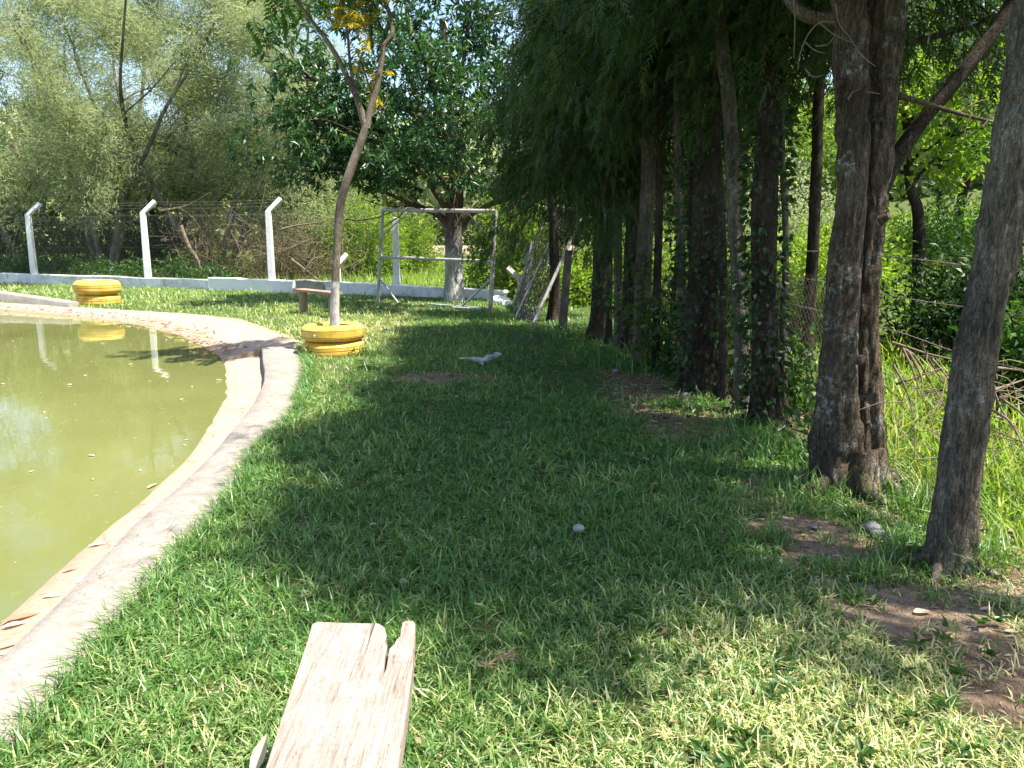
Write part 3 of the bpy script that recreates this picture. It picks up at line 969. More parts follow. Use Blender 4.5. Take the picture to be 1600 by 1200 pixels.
T([(1026, 580), (1026, 470), (1030, 340), (1034, 200)], 13, Yat(1026, 579), 'slim straight cypress stem right of the grey lichened trunk', 'mid', GROUP, bark='dark_bark', rot=3.6, scale=0.7)
T([(1068, 596), (1066, 470), (1062, 340), (1058, 180)], 17, Yat(1068, 595), 'slim grey cypress stem just left of the thick black trunk', None, GROUP, bark='cypress_bark_pale', rot=3.6, top=4.6)
T([(1130, 628), (1131, 480), (1128, 340), (1120, 180)], 15, Yat(1130, 627), 'slim dark cypress stem between the thick black trunk and the slender pale one', None, GROUP, bark='dark_bark', top=4.6)
T([(1160, 648), (1158, 520), (1151, 400), (1146, 280), (1138, 150), (1125, 20)], 25, Yat(1160, 646), 'slender pale cypress trunk between two dark ivy covered trunks', 'mid', GROUP, bark='cypress_bark_pale', rot=2.9)
T([(1196, 668), (1196, 540), (1194, 400), (1198, 260), (1208, 120), (1214, -20)], 43, Yat(1196, 666), 'dark ivy covered cypress trunk left of the big double trunk', 'mid', GROUP, bark='dark_bark', rot=5.0)

# the big double trunk
gY = Yat(1328, 762)
dpx = gY * 1.0 / 1250
gl = px_path([(1309, 765), (1308, 660), (1314, 500), (1323, 400), (1332, 280), (1332, 140), (1328, 0), (1325, -120)], gY)
gr = px_path([(1352, 770), (1350, 650), (1350, 500), (1355, 400), (1366, 280), (1378, 140), (1384, 0), (1388, -120)], gY + 0.08)
base = V3(*at(1330, 762)[:2], 0); base[2] = ground_z(base[0], base[1])
root = empty('cypress_tree', base, 'big double trunked cypress with whitish lichen at its foot and a leaning side limb', 'tree', GROUP)
for path, w, sd in ((gl, (36, 32, 25, 23, 23, 23, 23, 22), 3), (gr, (31, 27, 22, 21, 22, 25, 29, 30), 9)):
    q = path - base; q[0][2] = -0.05
    pp, rr_ = spline(q, np.array(w) * dpx, 10)
    rr_ = rr_ * (1 + 0.28 * np.exp(-np.clip(pp[:, 2], 0, 9) / 0.22))
    top_ = pp[-1] + V3(0.05, 0, 3.6)
    pp = np.vstack([pp, pp[-1] * 0.5 + top_ * 0.5, top_]); rr_ = np.concatenate([rr_, [rr_[-1] * 0.7, 0.02]])
    pp, rr_ = spline(pp, rr_, 3)
    MB().tube(pp, rr_, 64, 0.20, 10.0, sd, flute=0.06, nfl=6, ridge=0.035).build('trunk', M['cypress_bark'], root)
limb = px_path([(1372, 300), (1398, 250), (1440, 190), (1490, 130), (1545, 60), (1590, -10), (1640, -90)], gY + 0.1) - base
MB().tube(limb, np.array([16, 13, 11, 11, 10, 10, 8]) * dpx, 12, 0.10, 9, 5, steps=5).build('branch', M['dark_bark'], root)
limb = px_path([(1330, 30), (1290, 30), (1255, 22), (1225, -10), (1200, -50)], gY) - base
MB().tube(limb, np.array([11, 10, 9, 7, 5]) * dpx, 10, 0.10, 9, 6, steps=4).build('branch', M['cypress_bark'], root)
limb = px_path([(1375, 150), (1395, 148), (1440, 160), (1500, 178), (1550, 190)], gY + 0.05) - base
MB().tube(limb, np.array([6, 5, 4, 3, 2]) * dpx, 8, 0.05, 9, 7, steps=4).build('branch', M['cypress_bark'], root)
limb = px_path([(1400, 70), (1450, 60), (1520, 38), (1590, 12), (1640, -10)], gY + 0.4) - base
MB().tube(limb, np.array([5, 5, 4, 4, 2]) * dpx, 8, 0.05, 9, 8, steps=4).build('branch', M['dark_bark'], root)
for (px, py, dx, dy, w) in [(1322, 128, -16, 6, 9), (1316, 420, -14, -9, 7), (1376, 345, 13, -8, 8), (1345, 560, -3, 8, 7)]:
    a_ = aty(px, py, gY - (0.10 if px == 1345 else 0.02)) - base; b_ = aty(px + dx, py + dy, gY - (0.26 if px == 1345 else 0.06)) - base
    MB().tube([a_, (a_ + b_) / 2, b_], np.array([w, w * .8, w * .5]) * dpx, 9, 0.25, 20, px, steps=3).build('stub', M['cypress_bark'], root)
tw = MB()
for pts in [[(1305, 35), (1281, 35), (1262, 55), (1250, 85), (1247, 110)], [(1281, 36), (1300, 52), (1320, 62), (1332, 67)], [(1275, 72), (1292, 70), (1303, 58)], [(1256, 64), (1272, 78), (1290, 84)], [(1340, 80), (1352, 92), (1368, 104)],
            [(1240, 0), (1242, 40), (1240, 90)], [(1306, 5), (1310, 35), (1325, 55), (1345, 85)], [(1258, 108), (1270, 120), (1285, 118)], [(1325, 155), (1332, 145), (1345, 138)], [(1353, 143), (1375, 147)], [(1500, 175), (1525, 160), (1545, 155)], [(1505, 215), (1512, 190), (1520, 178)], [(1535, 198), (1550, 180), (1558, 165)]]:
    tw.tube(px_path(pts, gY - 0.12) - base, np.linspace(1.3, 0.6, len(pts)) * dpx, 5, steps=3)
o = tw.build('dry_twig', M['dead_twig'], root); tag(o, kind='stuff')
me, brs = CR['tall']
o = link('crown', me, root, (0.15, 0.1, 0.0)); o.rotation_euler = (0, 0, 1.9)
for b in brs[8:]:
    o = link('branch', b, root, (0.15, 0.1, 0.0)); o.rotation_euler = (0, 0, 1.9)

# the nearest trunk
hY = Yat(1488, 885)
row_h = trunk_tree('cypress_tree', 'tree', [(1482, 885), (1496, 780), (1511, 650), (1534, 500), (1564, 350), (1587, 190), (1612, 20), (1626, -100)], 66, hY,
                   'nearest brown cypress trunk at the right edge, rough bark with pale blotches', 'high', GROUP, bark='cypress_bark_pale', seg=64, flute=0.035, flare=1.28, rot=2.4, crown_xy=(0.1, 0.9), top=6.5)
# the next tree of the row stands just outside the right edge; its shadow falls into the picture
trunk_tree('cypress_tree', 'tree', [(1880, 1010), (1900, 800), (1920, 600), (1940, 400), (1960, 150)], 110, 2.55, 'cypress trunk next in the row just past the right edge of the picture', 'high', GROUP, bark='cypress_bark_pale', rot=0.9, top=6.5)
trunk_tree('cypress_tree', 'tree', [(1250, 640), (1262, 500), (1270, 380), (1276, 250), (1280, 120)], 20, 7.2, 'dark slim cypress trunk standing just left behind the double trunk', 'mid', GROUP, bark='dark_bark', rot=3.3)
trunk_tree('cypress_sapling', 'tree', [(1036, 592), (1044, 540), (1050, 490), (1058, 400), (1062, 300)], 9, 8.2, 'very thin leaning dark stem among the creepers', None, None, bark='dark_bark', top=3.6, flute=0.0, seg=8)


T([(951, 538), (953, 430), (955, 320), (957, 220)], 10, Yat(951, 537), 'slim dark stem between the farthest dark cypress and the thin grey one', None, GROUP, bark='dark_bark', top=4.4)
T([(1080, 604), (1083, 470), (1078, 340), (1084, 180)], 11, Yat(1080, 603), 'slim dark stem touching the left side of the thick black trunk', None, GROUP, bark='dark_bark', top=4.6)
T([(1226, 668), (1224, 520), (1228, 380), (1222, 200)], 12, Yat(1226, 667), 'slim pale stem just right of the dark ivy covered trunk', None, GROUP, bark='cypress_bark_pale', top=4.6)


def roots(rt_, r0, n, bark, seed, f=1.0):
    rng = np.random.default_rng(seed)
    for k in range(n):
        a = k * 6.283 / n + rng.uniform(-.4, .4)
        d = V3(math.cos(a), math.sin(a), 0); L = rng.uniform(.16, .34) * f
        s_ = V3(-d[1], d[0], 0) * rng.uniform(-.08, .08)
        MB().tube([d * r0 * .55 + V3(0, 0, .22 * f), d * r0 * .9 + V3(0, 0, .07 * f), d * (r0 + L * .5) + s_ * .5 + V3(0, 0, .012), d * (r0 + L) + s_ - V3(0, 0, .045)], [r0 * .42 * f, r0 * .36 * f, r0 * .22 * f, r0 * .1 * f], 12, .3, 14, seed + k, steps=6).build('root', M[bark], rt_)


roots(root, 0.17, 7, 'cypress_bark', 5)
roots(row_h[0], 0.105, 6, 'cypress_bark_pale', 9, 0.6)


# --- ivy and creepers
def ivy_on(path, r, z0, z1, n, leafL):
    p, q = along(path, NR.random(n))
    k = (p[:, 2] > z0) & (p[:, 2] < z1)
    p = p[k]; n = len(p)
    th = NR.random(n) * 6.283
    o = np.column_stack([np.cos(th), np.sin(th), np.zeros(n)])
    a = p + o * (r * (1.05 + 0.5 * NR.random(n) ** 2))[:, None]
    d = unit(o * 0.8 + NR.normal(0, 0.5, (n, 3)) + V3(0, 0, -0.5))
    return a, d


for (idx, z0, z1, n, lab) in [(5, 0.0, 2.6, 1500, 'ivy covering the thick black trunk at the middle of the row'), (10, 0.0, 2.9, 1500, 'ivy covering the dark trunk left of the big double trunk'), (4, 0.0, 1.2, 500, 'short ivy at the foot of the grey lichened trunk'), (7, 0.0, 1.9, 500, 'sparse ivy climbing the slim grey stem beside the thick black trunk'), (9, 0.0, 1.3, 350, 'sparse ivy on the lower half of the slender pale trunk'), (3, 0.0, 1.0, 420, 'creeper at the foot of the leaning dark trunk')]:
    rt, pth, r = row[idx]
    a, d = ivy_on(pth, r + 0.015, z0, z1, n * 2, 0.06)
    mb = MB(); leaf_mesh(mb, a, d, NR.uniform(0.035, 0.075, len(a)), NR.uniform(0.03, 0.055, len(a)), 0.2)
    tag(mb.build('ivy', M['dark_leaf'], smooth=False), lab, 'ivy')


def hanging_creeper(pxs, Y, n_str, n_leaf, label, mat, zlo, zhi, dy=0.25):
    root = empty('creeper', (*aty(sum(pxs) / 2, 500, Y)[:2], ground_z(*aty(sum(pxs) / 2, 500, Y)[:2])), label, 'creeper')
    b = np.array(root.location)
    st, lf = MB(), MB()
    A, D = [], []
    for i in range(n_str):
        x = aty(NR.uniform(*pxs), 500, Y)[0]
        y = Y + NR.normal(0, dy)
        zt = zlo + (zhi - zlo) * NR.beta(1.4, 1.8)
        path = limb_path((x, y, ground_z(x, y)), (NR.normal(0, 0.25), NR.normal(0, 0.2), 1), zt, 6, 0, 0.22, int(NR.integers(1e9)))
        st.tube(path - b, 0.004, 4, caps=False)
        a, g = along(path, NR.random(n_leaf))
        A.append(a + NR.normal(0, 0.055, (n_leaf, 3)) - b)
        D.append(unit(NR.normal(0, 0.6, (n_leaf, 3)) + V3(0, 0, -0.35)))
    A, D = np.vstack(A), np.vstack(D)
    leaf_mesh(lf, A, D, NR.uniform(0.04, 0.085, len(A)), NR.uniform(0.028, 0.05, len(A)), 0.3)
    st.build('stem', M['dark_bark'], root)
    tag(lf.build('foliage', M[mat], root, smooth=False), kind='stuff')


hanging_creeper((1010, 1085), 8.0, 30, 70, 'leafy green creeper climbing between the grey trunk and the thick black one', 'green_leaf', 0.5, 1.6)
hanging_creeper((1110, 1160), 6.9, 20, 70, 'leafy creeper filling the gap beside the slender pale trunk', 'green_leaf', 0.5, 1.5)
hanging_creeper((1205, 1290), 6.0, 15, 60, 'low creeper thicket left of the big double trunk', 'green_leaf', 0.3, 1.0)
hanging_creeper((1290, 1330), 4.75, 5, 40, 'small bright creeper shoots on the left foot of the double trunk', 'green_leaf', 0.2, 0.7, 0.1)


# --- broadleaf tree builder
def broad_tree(name, label, base, H, r, limbs, crown_n, leafL, leafW, mat, bark, seed, spread=0.5, group=None, cat='tree', trunk_path=None, cluster=9, up=0.5, droop=-0.2, stems=1, sub=4, sag=0.0, twig_r=0.012, cl_sp=0.16, trunk_seg=14, tint0=0.4, first=0.25, align=0.5):
    rng = np.random.default_rng(seed)
    base = np.array(base, float)
    root = empty(name, base, label, cat, group)
    tips = []
    for s in range(stems):
        if trunk_path is not None:
            tp = np.asarray(trunk_path, float) - base
        else:
            a = s * 6.283 / stems + rng.uniform(0, 1.5)
            lean = 0.08 if stems == 1 else rng.uniform(0.25, 0.7)
            tp = limb_path((0.12 * math.cos(a) * (stems > 1), 0.12 * math.sin(a) * (stems > 1), -0.1), (math.cos(a) * lean, math.sin(a) * lean, 1), H * rng.uniform(0.8, 1.0), 6, 0.1, 0.10, seed * 10 + s)
        MB().tube(tp, np.linspace(r, r * 0.25, len(tp)) if trunk_path is None else np.array(r if np.ndim(r) else np.linspace(r, r * 0.4, len(tp))), trunk_seg, 0.12, 6, seed + s, steps=5).build('trunk', M[bark], root)
        nl = max(2, limbs // stems)
        rb = float(np.max(r))
        for i in range(nl):
            t = first + (0.97 - first) * i / max(1, nl - 1)
            p, g = along(tp, [t])
            az = i * 2.399 + seed + s
            el = rng.uniform(0.1, 0.7) + 0.3 * t
            d = V3(math.cos(az) * math.cos(el), math.sin(az) * math.cos(el), math.sin(el))
            L = spread * H * rng.uniform(0.7, 1.15) * (1.05 - 0.5 * t)
            lp = limb_path(p[0], d, L, 5, sag, 0.14, seed * 1000 + s * 100 + i)
            b = MB().tube(lp, np.linspace(rb * 0.42 * (1 - 0.5 * t), twig_r * 0.6, len(lp)), 7, 0.08, 6, i, steps=3)
            tips.append(lp)
            for k in range(sub):
                q, g2 = along(lp, [rng.uniform(0.3, 0.95)])
                d2 = unit(g2[0] + rng.normal(0, 0.7, 3))
                sp_ = limb_path(q[0], d2, L * rng.uniform(0.3, 0.55), 3, sag, 0.2, seed * 7000 + s * 500 + i * 20 + k)
                b.tube(sp_, np.linspace(twig_r, twig_r * 0.4, len(sp_)), 5, caps=False)
                tips.append(sp_)
            b.build('branch', M[bark], root)
    nc = crown_n // cluster
    sel = rng.integers(0, len(tips), nc)
    cen = np.empty((nc, 3)); cd = np.empty((nc, 3))
    tt = rng.power(2.2, nc)
    for j in range(len(tips)):
        k = np.where(sel == j)[0]
        if len(k):
            cen[k], cd[k] = along(tips[j], tt[k])
    cen = cen + rng.normal(0, cl_sp, (nc, 3))
    A = np.repeat(cen, cluster, 0) + rng.normal(0, cl_sp * 0.45, (nc * cluster, 3))
    cd2 = unit(cd + rng.normal(0, 0.5, (nc, 3)) * (align > 0.5))
    D = unit(np.repeat(cd2, cluster, 0) * align + rng.normal(0, 0.8 if align <= 0.5 else 0.42, (nc * cluster, 3)) + V3(0, 0, droop))
    tint = np.clip(np.repeat(rng.normal(tint0, 0.2, nc), cluster) + rng.normal(0, 0.13, nc * cluster), 0, 1)
    n = len(A)
    mb = MB(); leaf_mesh(mb, A, D, leafL * rng.uniform(0.65, 1.25, n), leafW * rng.uniform(0.7, 1.2, n), up, tint=tint)
    mb.build('crown', M[mat], root, smooth=False)
    return root


# mango-like tree behind the goal: a painted trunk and a crown leaning to the left
mY = Yat(710, 470)
mb0 = V3(*at(711, 470)[:2], 0)
root = empty('mango_tree', mb0, 'broad dark leaved tree with whitewashed trunk behind the goal frame', 'tree')
mp = mY * 1.0 / 1250
pp, rr_ = spline(px_path([(711, 478), (710, 440), (709, 400), (709, 355), (711, 310), (712, 265), (709, 215), (706, 160), (700, 100), (690, 30)], mY) - mb0, np.array([17, 14.5, 13.5, 13.5, 13, 10, 8.5, 7, 5.5, 4]) * mp, 6)
MB().tube(pp, rr_, 20, 0.10, 5, 3, flute=0.03).build('trunk', M['mango_bark'], root)
mtips = []
ml = [([(703, 360), (690, 340), (668, 328), (640, 318), (600, 300), (560, 290)], 6.5, -0.2), ([(700, 330), (680, 300), (655, 262), (620, 225), (570, 200), (520, 190)], 5.5, -0.6), ([(704, 238), (680, 200), (660, 170), (640, 120), (610, 70), (580, 10)], 5, 0.3),
      ([(722, 355), (735, 335), (760, 322), (790, 312), (820, 300)], 6.5, -0.3), ([(720, 290), (735, 268), (745, 230), (765, 195), (790, 160)], 5.5, 0.3), ([(716, 250), (728, 220), (742, 180), (755, 120), (770, 60)], 5, 0.2),
      ([(704, 230), (690, 205), (672, 190), (640, 175), (590, 150), (530, 130), (470, 120)], 4.5, -1.0), ([(700, 150), (680, 110), (650, 60), (600, 10), (540, -50)], 4, 0.4), ([(702, 160), (720, 110), (730, 60), (740, -20)], 4, 0.2), ([(708, 300), (712, 260), (720, 215), (730, 180)], 5, -3.0), ([(706, 250), (690, 190), (670, 120), (650, 60)], 5, -2.6), ([(706, 320), (690, 280), (650, 240), (600, 215)], 5, -2.4),
      ([(690, 262), (650, 235), (600, 205), (540, 190), (480, 190), (430, 200)], 4.5, -1.2), ([(660, 300), (610, 280), (560, 270), (500, 262), (450, 255)], 4, -0.5)]
for pts, w, dy in ml:
    n = len(pts)
    lp = px_path(pts, mY, np.linspace(0, dy, n) ) - mb0
    lp, lr = spline(lp, np.linspace(w, 1.2, n) * mp, 4)
    b = MB().tube(lp, lr, 8, 0.08, 6, n)
    mtips.append(lp[len(lp) // 3:])
    for k in range(9):
        q, g = along(lp, [NR.uniform(0.3, 1.0)])
        sp_ = limb_path(q[0], unit(g[0] * 0.7 + NR.normal(0, 0.75, 3) + V3(-0.15, 0, 0.1)), NR.uniform(0.8, 1.7), 4, 0.1, 0.2, int(NR.integers(1e9)))
        b.tube(sp_, np.linspace(0.016, 0.006, len(sp_)), 5, caps=False)
        mtips.append(sp_)
    b.build('branch', M['mango_bark'], root)
A, D, Tn = [], [], []
nc = 2350
sel = NR.integers(0, len(mtips), nc)
for j, tp in enumerate(mtips):
    k = int((sel == j).sum())
    c, g = along(tp, NR.power(2.0, k))
    c = c + NR.normal(0, 0.22, (k, 3))
    ok = c[:, 2] > 1.95 + 0.35 * NR.random(k)
    c, g = c[ok], g[ok]; k = len(c)
    m = 10
    d = unit(np.repeat(g, m, 0) * 0.3 + NR.normal(0, 0.75, (k * m, 3)) + V3(0, 0, -0.35))
    A.append(np.repeat(c, m, 0) + NR.normal(0, 0.03, (k * m, 3))); D.append(d)
    Tn.append(np.repeat(np.clip(NR.normal(0.38, 0.2, k), 0, 1), m))
A, D, Tn = np.vstack(A), np.vstack(D), np.concatenate(Tn)
mb = MB(); leaf_mesh(mb, A, D, NR.uniform(0.11, 0.21, len(A)), NR.uniform(0.04, 0.06, len(A)), 0.5, 0.1, tint=Tn)
mb.build('crown', M['mango_leaf'], root, smooth=False)

# --- sapling growing out of the yellow tyres
sfront = at(511, 561)
Rt = 48.5 * (sfront[1] + 0.34) / 1250 * 1.0
sc_ = V3(sfront[0], sfront[1] + Rt, 0)
sY = sc_[1] + 0.03
TYH = 0.20
sb = V3(aty(523, 500, sY)[0], sY, 0.18)
root = empty('sapling', sb, 'slim curved young tree with white painted base growing out of the yellow tyres', 'tree')
sp = sY / 1250
pth = px_path([(523, 520), (523, 490), (524, 440), (527, 380), (532, 320), (548, 265), (563, 225), (573, 193)], sY) - sb
MB().tube(pth, np.array([8.2, 7.2, 6.4, 6.0, 6.8, 6.8, 6.2, 5.8]) * sp, 14, 0.10, 12, 2, steps=7).build('trunk', M['sapling_bark'], root)
sl = [([(571, 200), (567, 185), (558, 155), (546, 128), (530, 95), (512, 65), (485, 30), (455, -10), (430, -60)], 5.5, 2.0), ([(573, 200), (578, 175), (588, 140), (596, 95), (600, 72), (612, 55), (610, 25), (598, -10), (590, -80), (600, -160)], 5.5, 2.0),
      ([(556, 145), (560, 115), (563, 95), (572, 120), (582, 150)], 2.2, 1.2), ([(570, 190), (600, 165), (606, 140)], 1.5, 0.8), ([(552, 135), (546, 90), (543, 50), (535, 10), (530, -60)], 2.5, 1.2), ([(562, 95), (575, 60), (580, 20), (585, -40)], 1.8, 1), ([(600, 72), (575, 55), (560, 20)], 1.8, 1)]
stips = []
for pts, w0, w1 in sl:
    lp = px_path(pts, sY, np.linspace(0, R.uniform(-0.25, 0.25), len(pts))) - sb
    MB().tube(lp, np.linspace(w0, w1, len(pts)) * sp, 8, 0.06, 12, 4, steps=4).build('branch', M['sapling_bark'], root)
    stips.append(lp)
yl, gl_ = MB(), MB()
def pinnate(mb, base_, d, L, n, ll, lw):
    "leaflets in two ranks along a curved stalk"
    ax = limb_path(base_, d, L, 5, -0.9, 0.05, int(NR.integers(1e9)))
    t = np.linspace(0.25, 1, n)
    p, g = along(ax, t)
    side = unit(np.cross(g, V3(0, 0, 1) + NR.normal(0, 0.2, 3)))
    for s in (-1, 1):
        leaf_mesh(mb, p, unit(g * 0.45 + side * s + V3(0, 0, -0.35)), ll, lw, 1.5, 0.08, tint=np.clip(NR.normal(0.5, 0.2, n), 0, 1))
    mb.tube(ax, 0.003, 4, caps=False, tint=0.3)
for k in range(34):
    lp = stips[[2, 4, 5, 6, 4, 5][k % 6]]
    q, g = along(lp, [NR.uniform(0.55, 1.0)])
    pinnate(yl, q[0], unit(NR.normal(0, 0.8, 3) + V3(-0.1, 0, 0.25)), NR.uniform(0.2, 0.36), 9, 0.085, 0.03)
for k in range(130):
    lp = stips[[0, 1, 4, 0, 1, 5][k % 6]]
    q, g = along(lp, [NR.uniform(0.8, 1.0)])
    pinnate(gl_, q[0] + V3(0, 0, 0.1) + NR.normal(0, 0.22, 3), unit(NR.normal(0, 0.8, 3) + V3(0, 0, 0.45)), NR.uniform(0.3, 0.5), 9, 0.11, 0.042)
yl.build('crown', M['yellow_leaf'], root, smooth=False)
gl_.build('crown', M['green_leaf'], root, smooth=False)

# --- feathery acacia thicket behind the fence, left
AC = 'feathery trees behind the left fence'
def fence_Y(x):
    return 17.4 - 0.37 * x if x < -2 else 18.1
for i, (px, Y, H, st, sd, lab) in enumerate([
        (40, 26.5, 10.8, 3, 41, 'feathery grey green tree with pale leaning limbs at the far left edge'),
        (165, 25.0, 10.2, 4, 42, 'many stemmed feathery tree between the first two fence posts'),
        (255, 28.5, 11.8, 3, 43, 'tall feathery tree rising behind the second fence post'),
        (335, 25.0, 10.0, 4, 44, 'yellowish feathery tree between the second and third fence posts'),
        (415, 29.0, 9.8, 3, 45, 'pale feathery tree seen left of the broad dark tree'),
        (500, 27.0, 5.2, 4, 46, 'low feathery tree behind the sapling')]):
    b = aty(px, 400, Y); b[2] = ground_z(b[0], b[1])
    broad_tree('acacia_tree', lab, b, H, 0.10, 16, 43000, 0.19, 0.024, 'acacia_leaf', 'grey_bark', sd, 0.40, AC, stems=st, cluster=14, droop=-0.15, sub=6, cl_sp=0.30, up=0.4, twig_r=0.018, tint0=0.45, trunk_seg=9, first=0.22, align=1.1)


def shrub(name, label, cx, cy, rx, ry, h, n, L, W, mat, cat='shrub', group=None, seed=1, z0=0.0, tint0=0.45, stemmat='dark_bark', stems=9, shape=0.6):
    rng = np.random.default_rng(seed)
    b = V3(cx, cy, ground_z(cx, cy))
    root = empty(name, b, label, cat, group)
    st = MB(); tips = []
    for i in range(stems):
        a = rng.random() * 6.283
        p = limb_path((rng.normal(0, rx * 0.25), rng.normal(0, ry * 0.25), -0.05), (math.cos(a) * 0.5 * rx / max(h, .1), math.sin(a) * 0.5 * ry / max(h, .1), 1), h * rng.uniform(0.6, 1), 4, -0.1, 0.2, seed * 91 + i)
        st.tube(p, np.linspace(0.018, 0.006, len(p)), 5, steps=2, caps=False); tips.append(p)
    st.build('stem', M[stemmat], root)
    m = 7; nc = n // m
    u = unit(rng.normal(size=(nc, 3))); u[:, 2] = np.abs(u[:, 2])
    rad = rng.random(nc) ** shape
    lump = 0.65 + 0.7 * vn(u * 2 + seed, 1.6, seed)
    c = u * rad[:, None] * lump[:, None] * np.array([rx, ry, h]) + np.array([0, 0, z0])
    cl = np.repeat(c, m, 0)
    A = cl + rng.normal(0, 0.07 + L * 0.4, (len(cl), 3))
    A[:, 2] = np.maximum(A[:, 2], 0.01)
    D = unit(np.repeat(u, m, 0) * 0.6 + rng.normal(0, 0.7, (len(cl), 3)))
    t = np.clip(np.repeat(rng.normal(tint0, 0.2, nc), m) + rng.normal(0, 0.12, len(cl)), 0, 1)
    mb = MB(); leaf_mesh(mb, A, D, L * rng.uniform(0.6, 1.3, len(A)), W * rng.uniform(0.7, 1.2, len(A)), 0.6, tint=t)
    mb.build('crown', M[mat], root, smooth=False)
    return root


UG = 'low leafy weeds growing behind the fence wall'
for i, (px, h, lab) in enumerate([(25, .8, 'leafy weed clump left of the first fence post'), (95, .6, 'leafy weed clump just right of the first fence post'), (150, .7, 'broad leaved weed clump above the left yellow tyres'), (205, .6, 'weed clump just left of the second fence post'), (275, .75, 'bright leafy weed clump just right of the second fence post'), (330, .5, 'small weed clump under the brown brush')]):
    p = aty(px, 430, 23.5 - i * 0.45)
    shrub('weed_clump', lab, p[0], p[1] + 0.25, 0.75, 0.4, h, 1500, 0.10, 0.055, 'green_leaf', 'weeds', UG, 60 + i, stems=5)
# dark undergrowth and dry brush
for i, (px, Y, rx, h, mat, lab) in enumerate([(10, 27.5, 2.3, 3.6, 'dark_leaf', 'dark dense bush at the far left edge behind the fence'), (150, 27, 2.0, 2.6, 'dark_leaf', 'dark bush low behind the first fence panel'), (260, 26.5, 1.8, 2.4, 'dark_leaf', 'dark bush low behind the second fence post'),
                                            (340, 23.3, 1.3, 2.0, 'brush_leaf', 'brown dry brush right of the second fence post'), (455, 22.6, 1.5, 1.9, 'brush_leaf', 'brown dry brush heap right of the third fence post'),
                                            (470, 25.5, 1.7, 3.0, 'acacia_leaf', 'pale sunlit bush above the brush heap'), (560, 25.0, 1.6, 2.6, 'sun_leaf', 'sunlit yellow green bush left of the goal frame'), (630, 27, 1.3, 1.9, 'sun_leaf', 'yellow green bush seen through the goal frame'),
                                            (830, 17.2, 0.9, 1.7, 'sun_leaf', 'yellow green bush behind the leaning net frame'), (790, 19.5, 0.9, 2.3, 'sun_leaf', 'yellowing bush right of the goal frame')]):
    p = aty(px, 400, Y)
    shrub('bush', lab, p[0], p[1], rx, rx * 0.7, h, 9000 if mat != 'brush_leaf' else 5000, 0.11, 0.05 if mat != 'brush_leaf' else 0.02, mat, 'bush', None, 80 + i, shape=0.5, stems=16)


def dry_limb(pts, Y, w, label, dY=0.0):
    path = px_path(pts, Y, np.linspace(0, dY, len(pts)))
    o = MB().tube(path, np.linspace(w, w * 0.4, len(pts)) * Y / 1250, 7, 0.1, 6, 3, steps=4).build('dead_branch', M['dead_twig'])
    tag(o, label, 'branch', None)


for pts, Y, w, lab in [([(282, 352), (295, 385), (308, 405), (318, 432), (324, 446)], 22.2, 3.6, 'pale dead branch leaning down right of the second fence post'), ([(20, 225), (45, 262), (75, 295), (110, 330)], 25, 5, 'pale bare limb slanting at the far left edge'),
                     ([(455, 405), (475, 420), (500, 440), (505, 446)], 21.3, 2, 'bare dead branch right of the third fence post'), ([(440, 358), (465, 352), (495, 348)], 21.5, 2, 'bleached dead branch lying level above the brush heap'), ([(475, 425), (490, 405), (500, 402)], 21.2, 2.2, 'short dark dead branch beside the third fence post'),
                     ([(455, 388), (470, 380), (490, 372)], 21.4, 1.6, 'thin pale dead twig on the brush heap'), ([(250, 330), (290, 322), (330, 300)], 23.5, 2.5, 'dark dead branch reaching out right of the second post top')]:
    dry_limb(pts, Y, w, lab)
tw = MB()
for k in range(260):
    px = NR.uniform(265, 560); Y = NR.uniform(21.5, 23.5)
    p = aty(px, NR.uniform(345, 450), Y)
    tw.tube(limb_path(p, NR.normal(0, 1, 3), NR.uniform(0.5, 1.3), 3, 0, 0.3, int(NR.integers(1e9))), 0.0055, 4, caps=False)
tag(tw.build('dry_twigs', M['dead_twig']), 'tangle of dry twigs behind the fence', kind='stuff')

# --- trees and bushes on the sunny slope right of the row
def rt(px, Y, py=400):
    b = aty(px, py, Y); b[2] = ground_z(b[0], b[1])
    return b
broad_tree('young_tree', 'dark forked young tree behind the fence between the two nearest trunks', rt(1432, 8.6), 4.2, 0.085, 9, 4500, 0.085, 0.045, 'sun_leaf', 'dark_bark', 51, 0.36, cluster=9, first=0.62, cl_sp=0.15,
           trunk_path=[aty(1432, 560, 8.6), aty(1434, 480, 8.6), aty(1436, 400, 8.6), aty(1434, 330, 8.6), aty(1424, 300, 8.6), aty(1418, 250, 8.6), aty(1416, 120, 8.6)])
for i, (px, Y, H, sd, mat, lab) in enumerate([(1640, 13, 6.0, 52, 'green_leaf', 'leafy green tree behind the nearest trunk at the right edge'), (1490, 21, 8.2, 53, 'sun_leaf', 'tall bright yellow green tree on the slope'), (1600, 20, 8.5, 54, 'green_leaf', 'green tree at the right edge of the slope'),
                                          (1270, 26, 8.0, 55, 'sun_leaf', 'sunlit tree seen left of the double trunk'), (1130, 28, 8.0, 56, 'sun_leaf', 'sunlit tree far behind the ivy covered trunks'), (1000, 30, 7.0, 57, 'sun_leaf', 'sunlit tree far behind the thin grey trunks'), (880, 32, 7.0, 58, 'sun_leaf', 'green tree far behind the leaning net frame'),
                                          (1380, 34, 9.0, 59, 'acacia_leaf', 'tall green tree at the top of the slope'), (1460, 30, 9.5, 66, 'dark_leaf', 'bluish dark tree high on the slope')]):
    broad_tree('field_tree', lab, rt(px, Y), H, 0.13, 12, 9000, 0.15 if Y > 14 else 0.1, 0.07 if Y > 14 else 0.05, mat, 'dark_bark', sd, 0.42, 'trees on the sunny slope behind the row', cluster=9, cl_sp=0.25, sub=5, first=0.3)
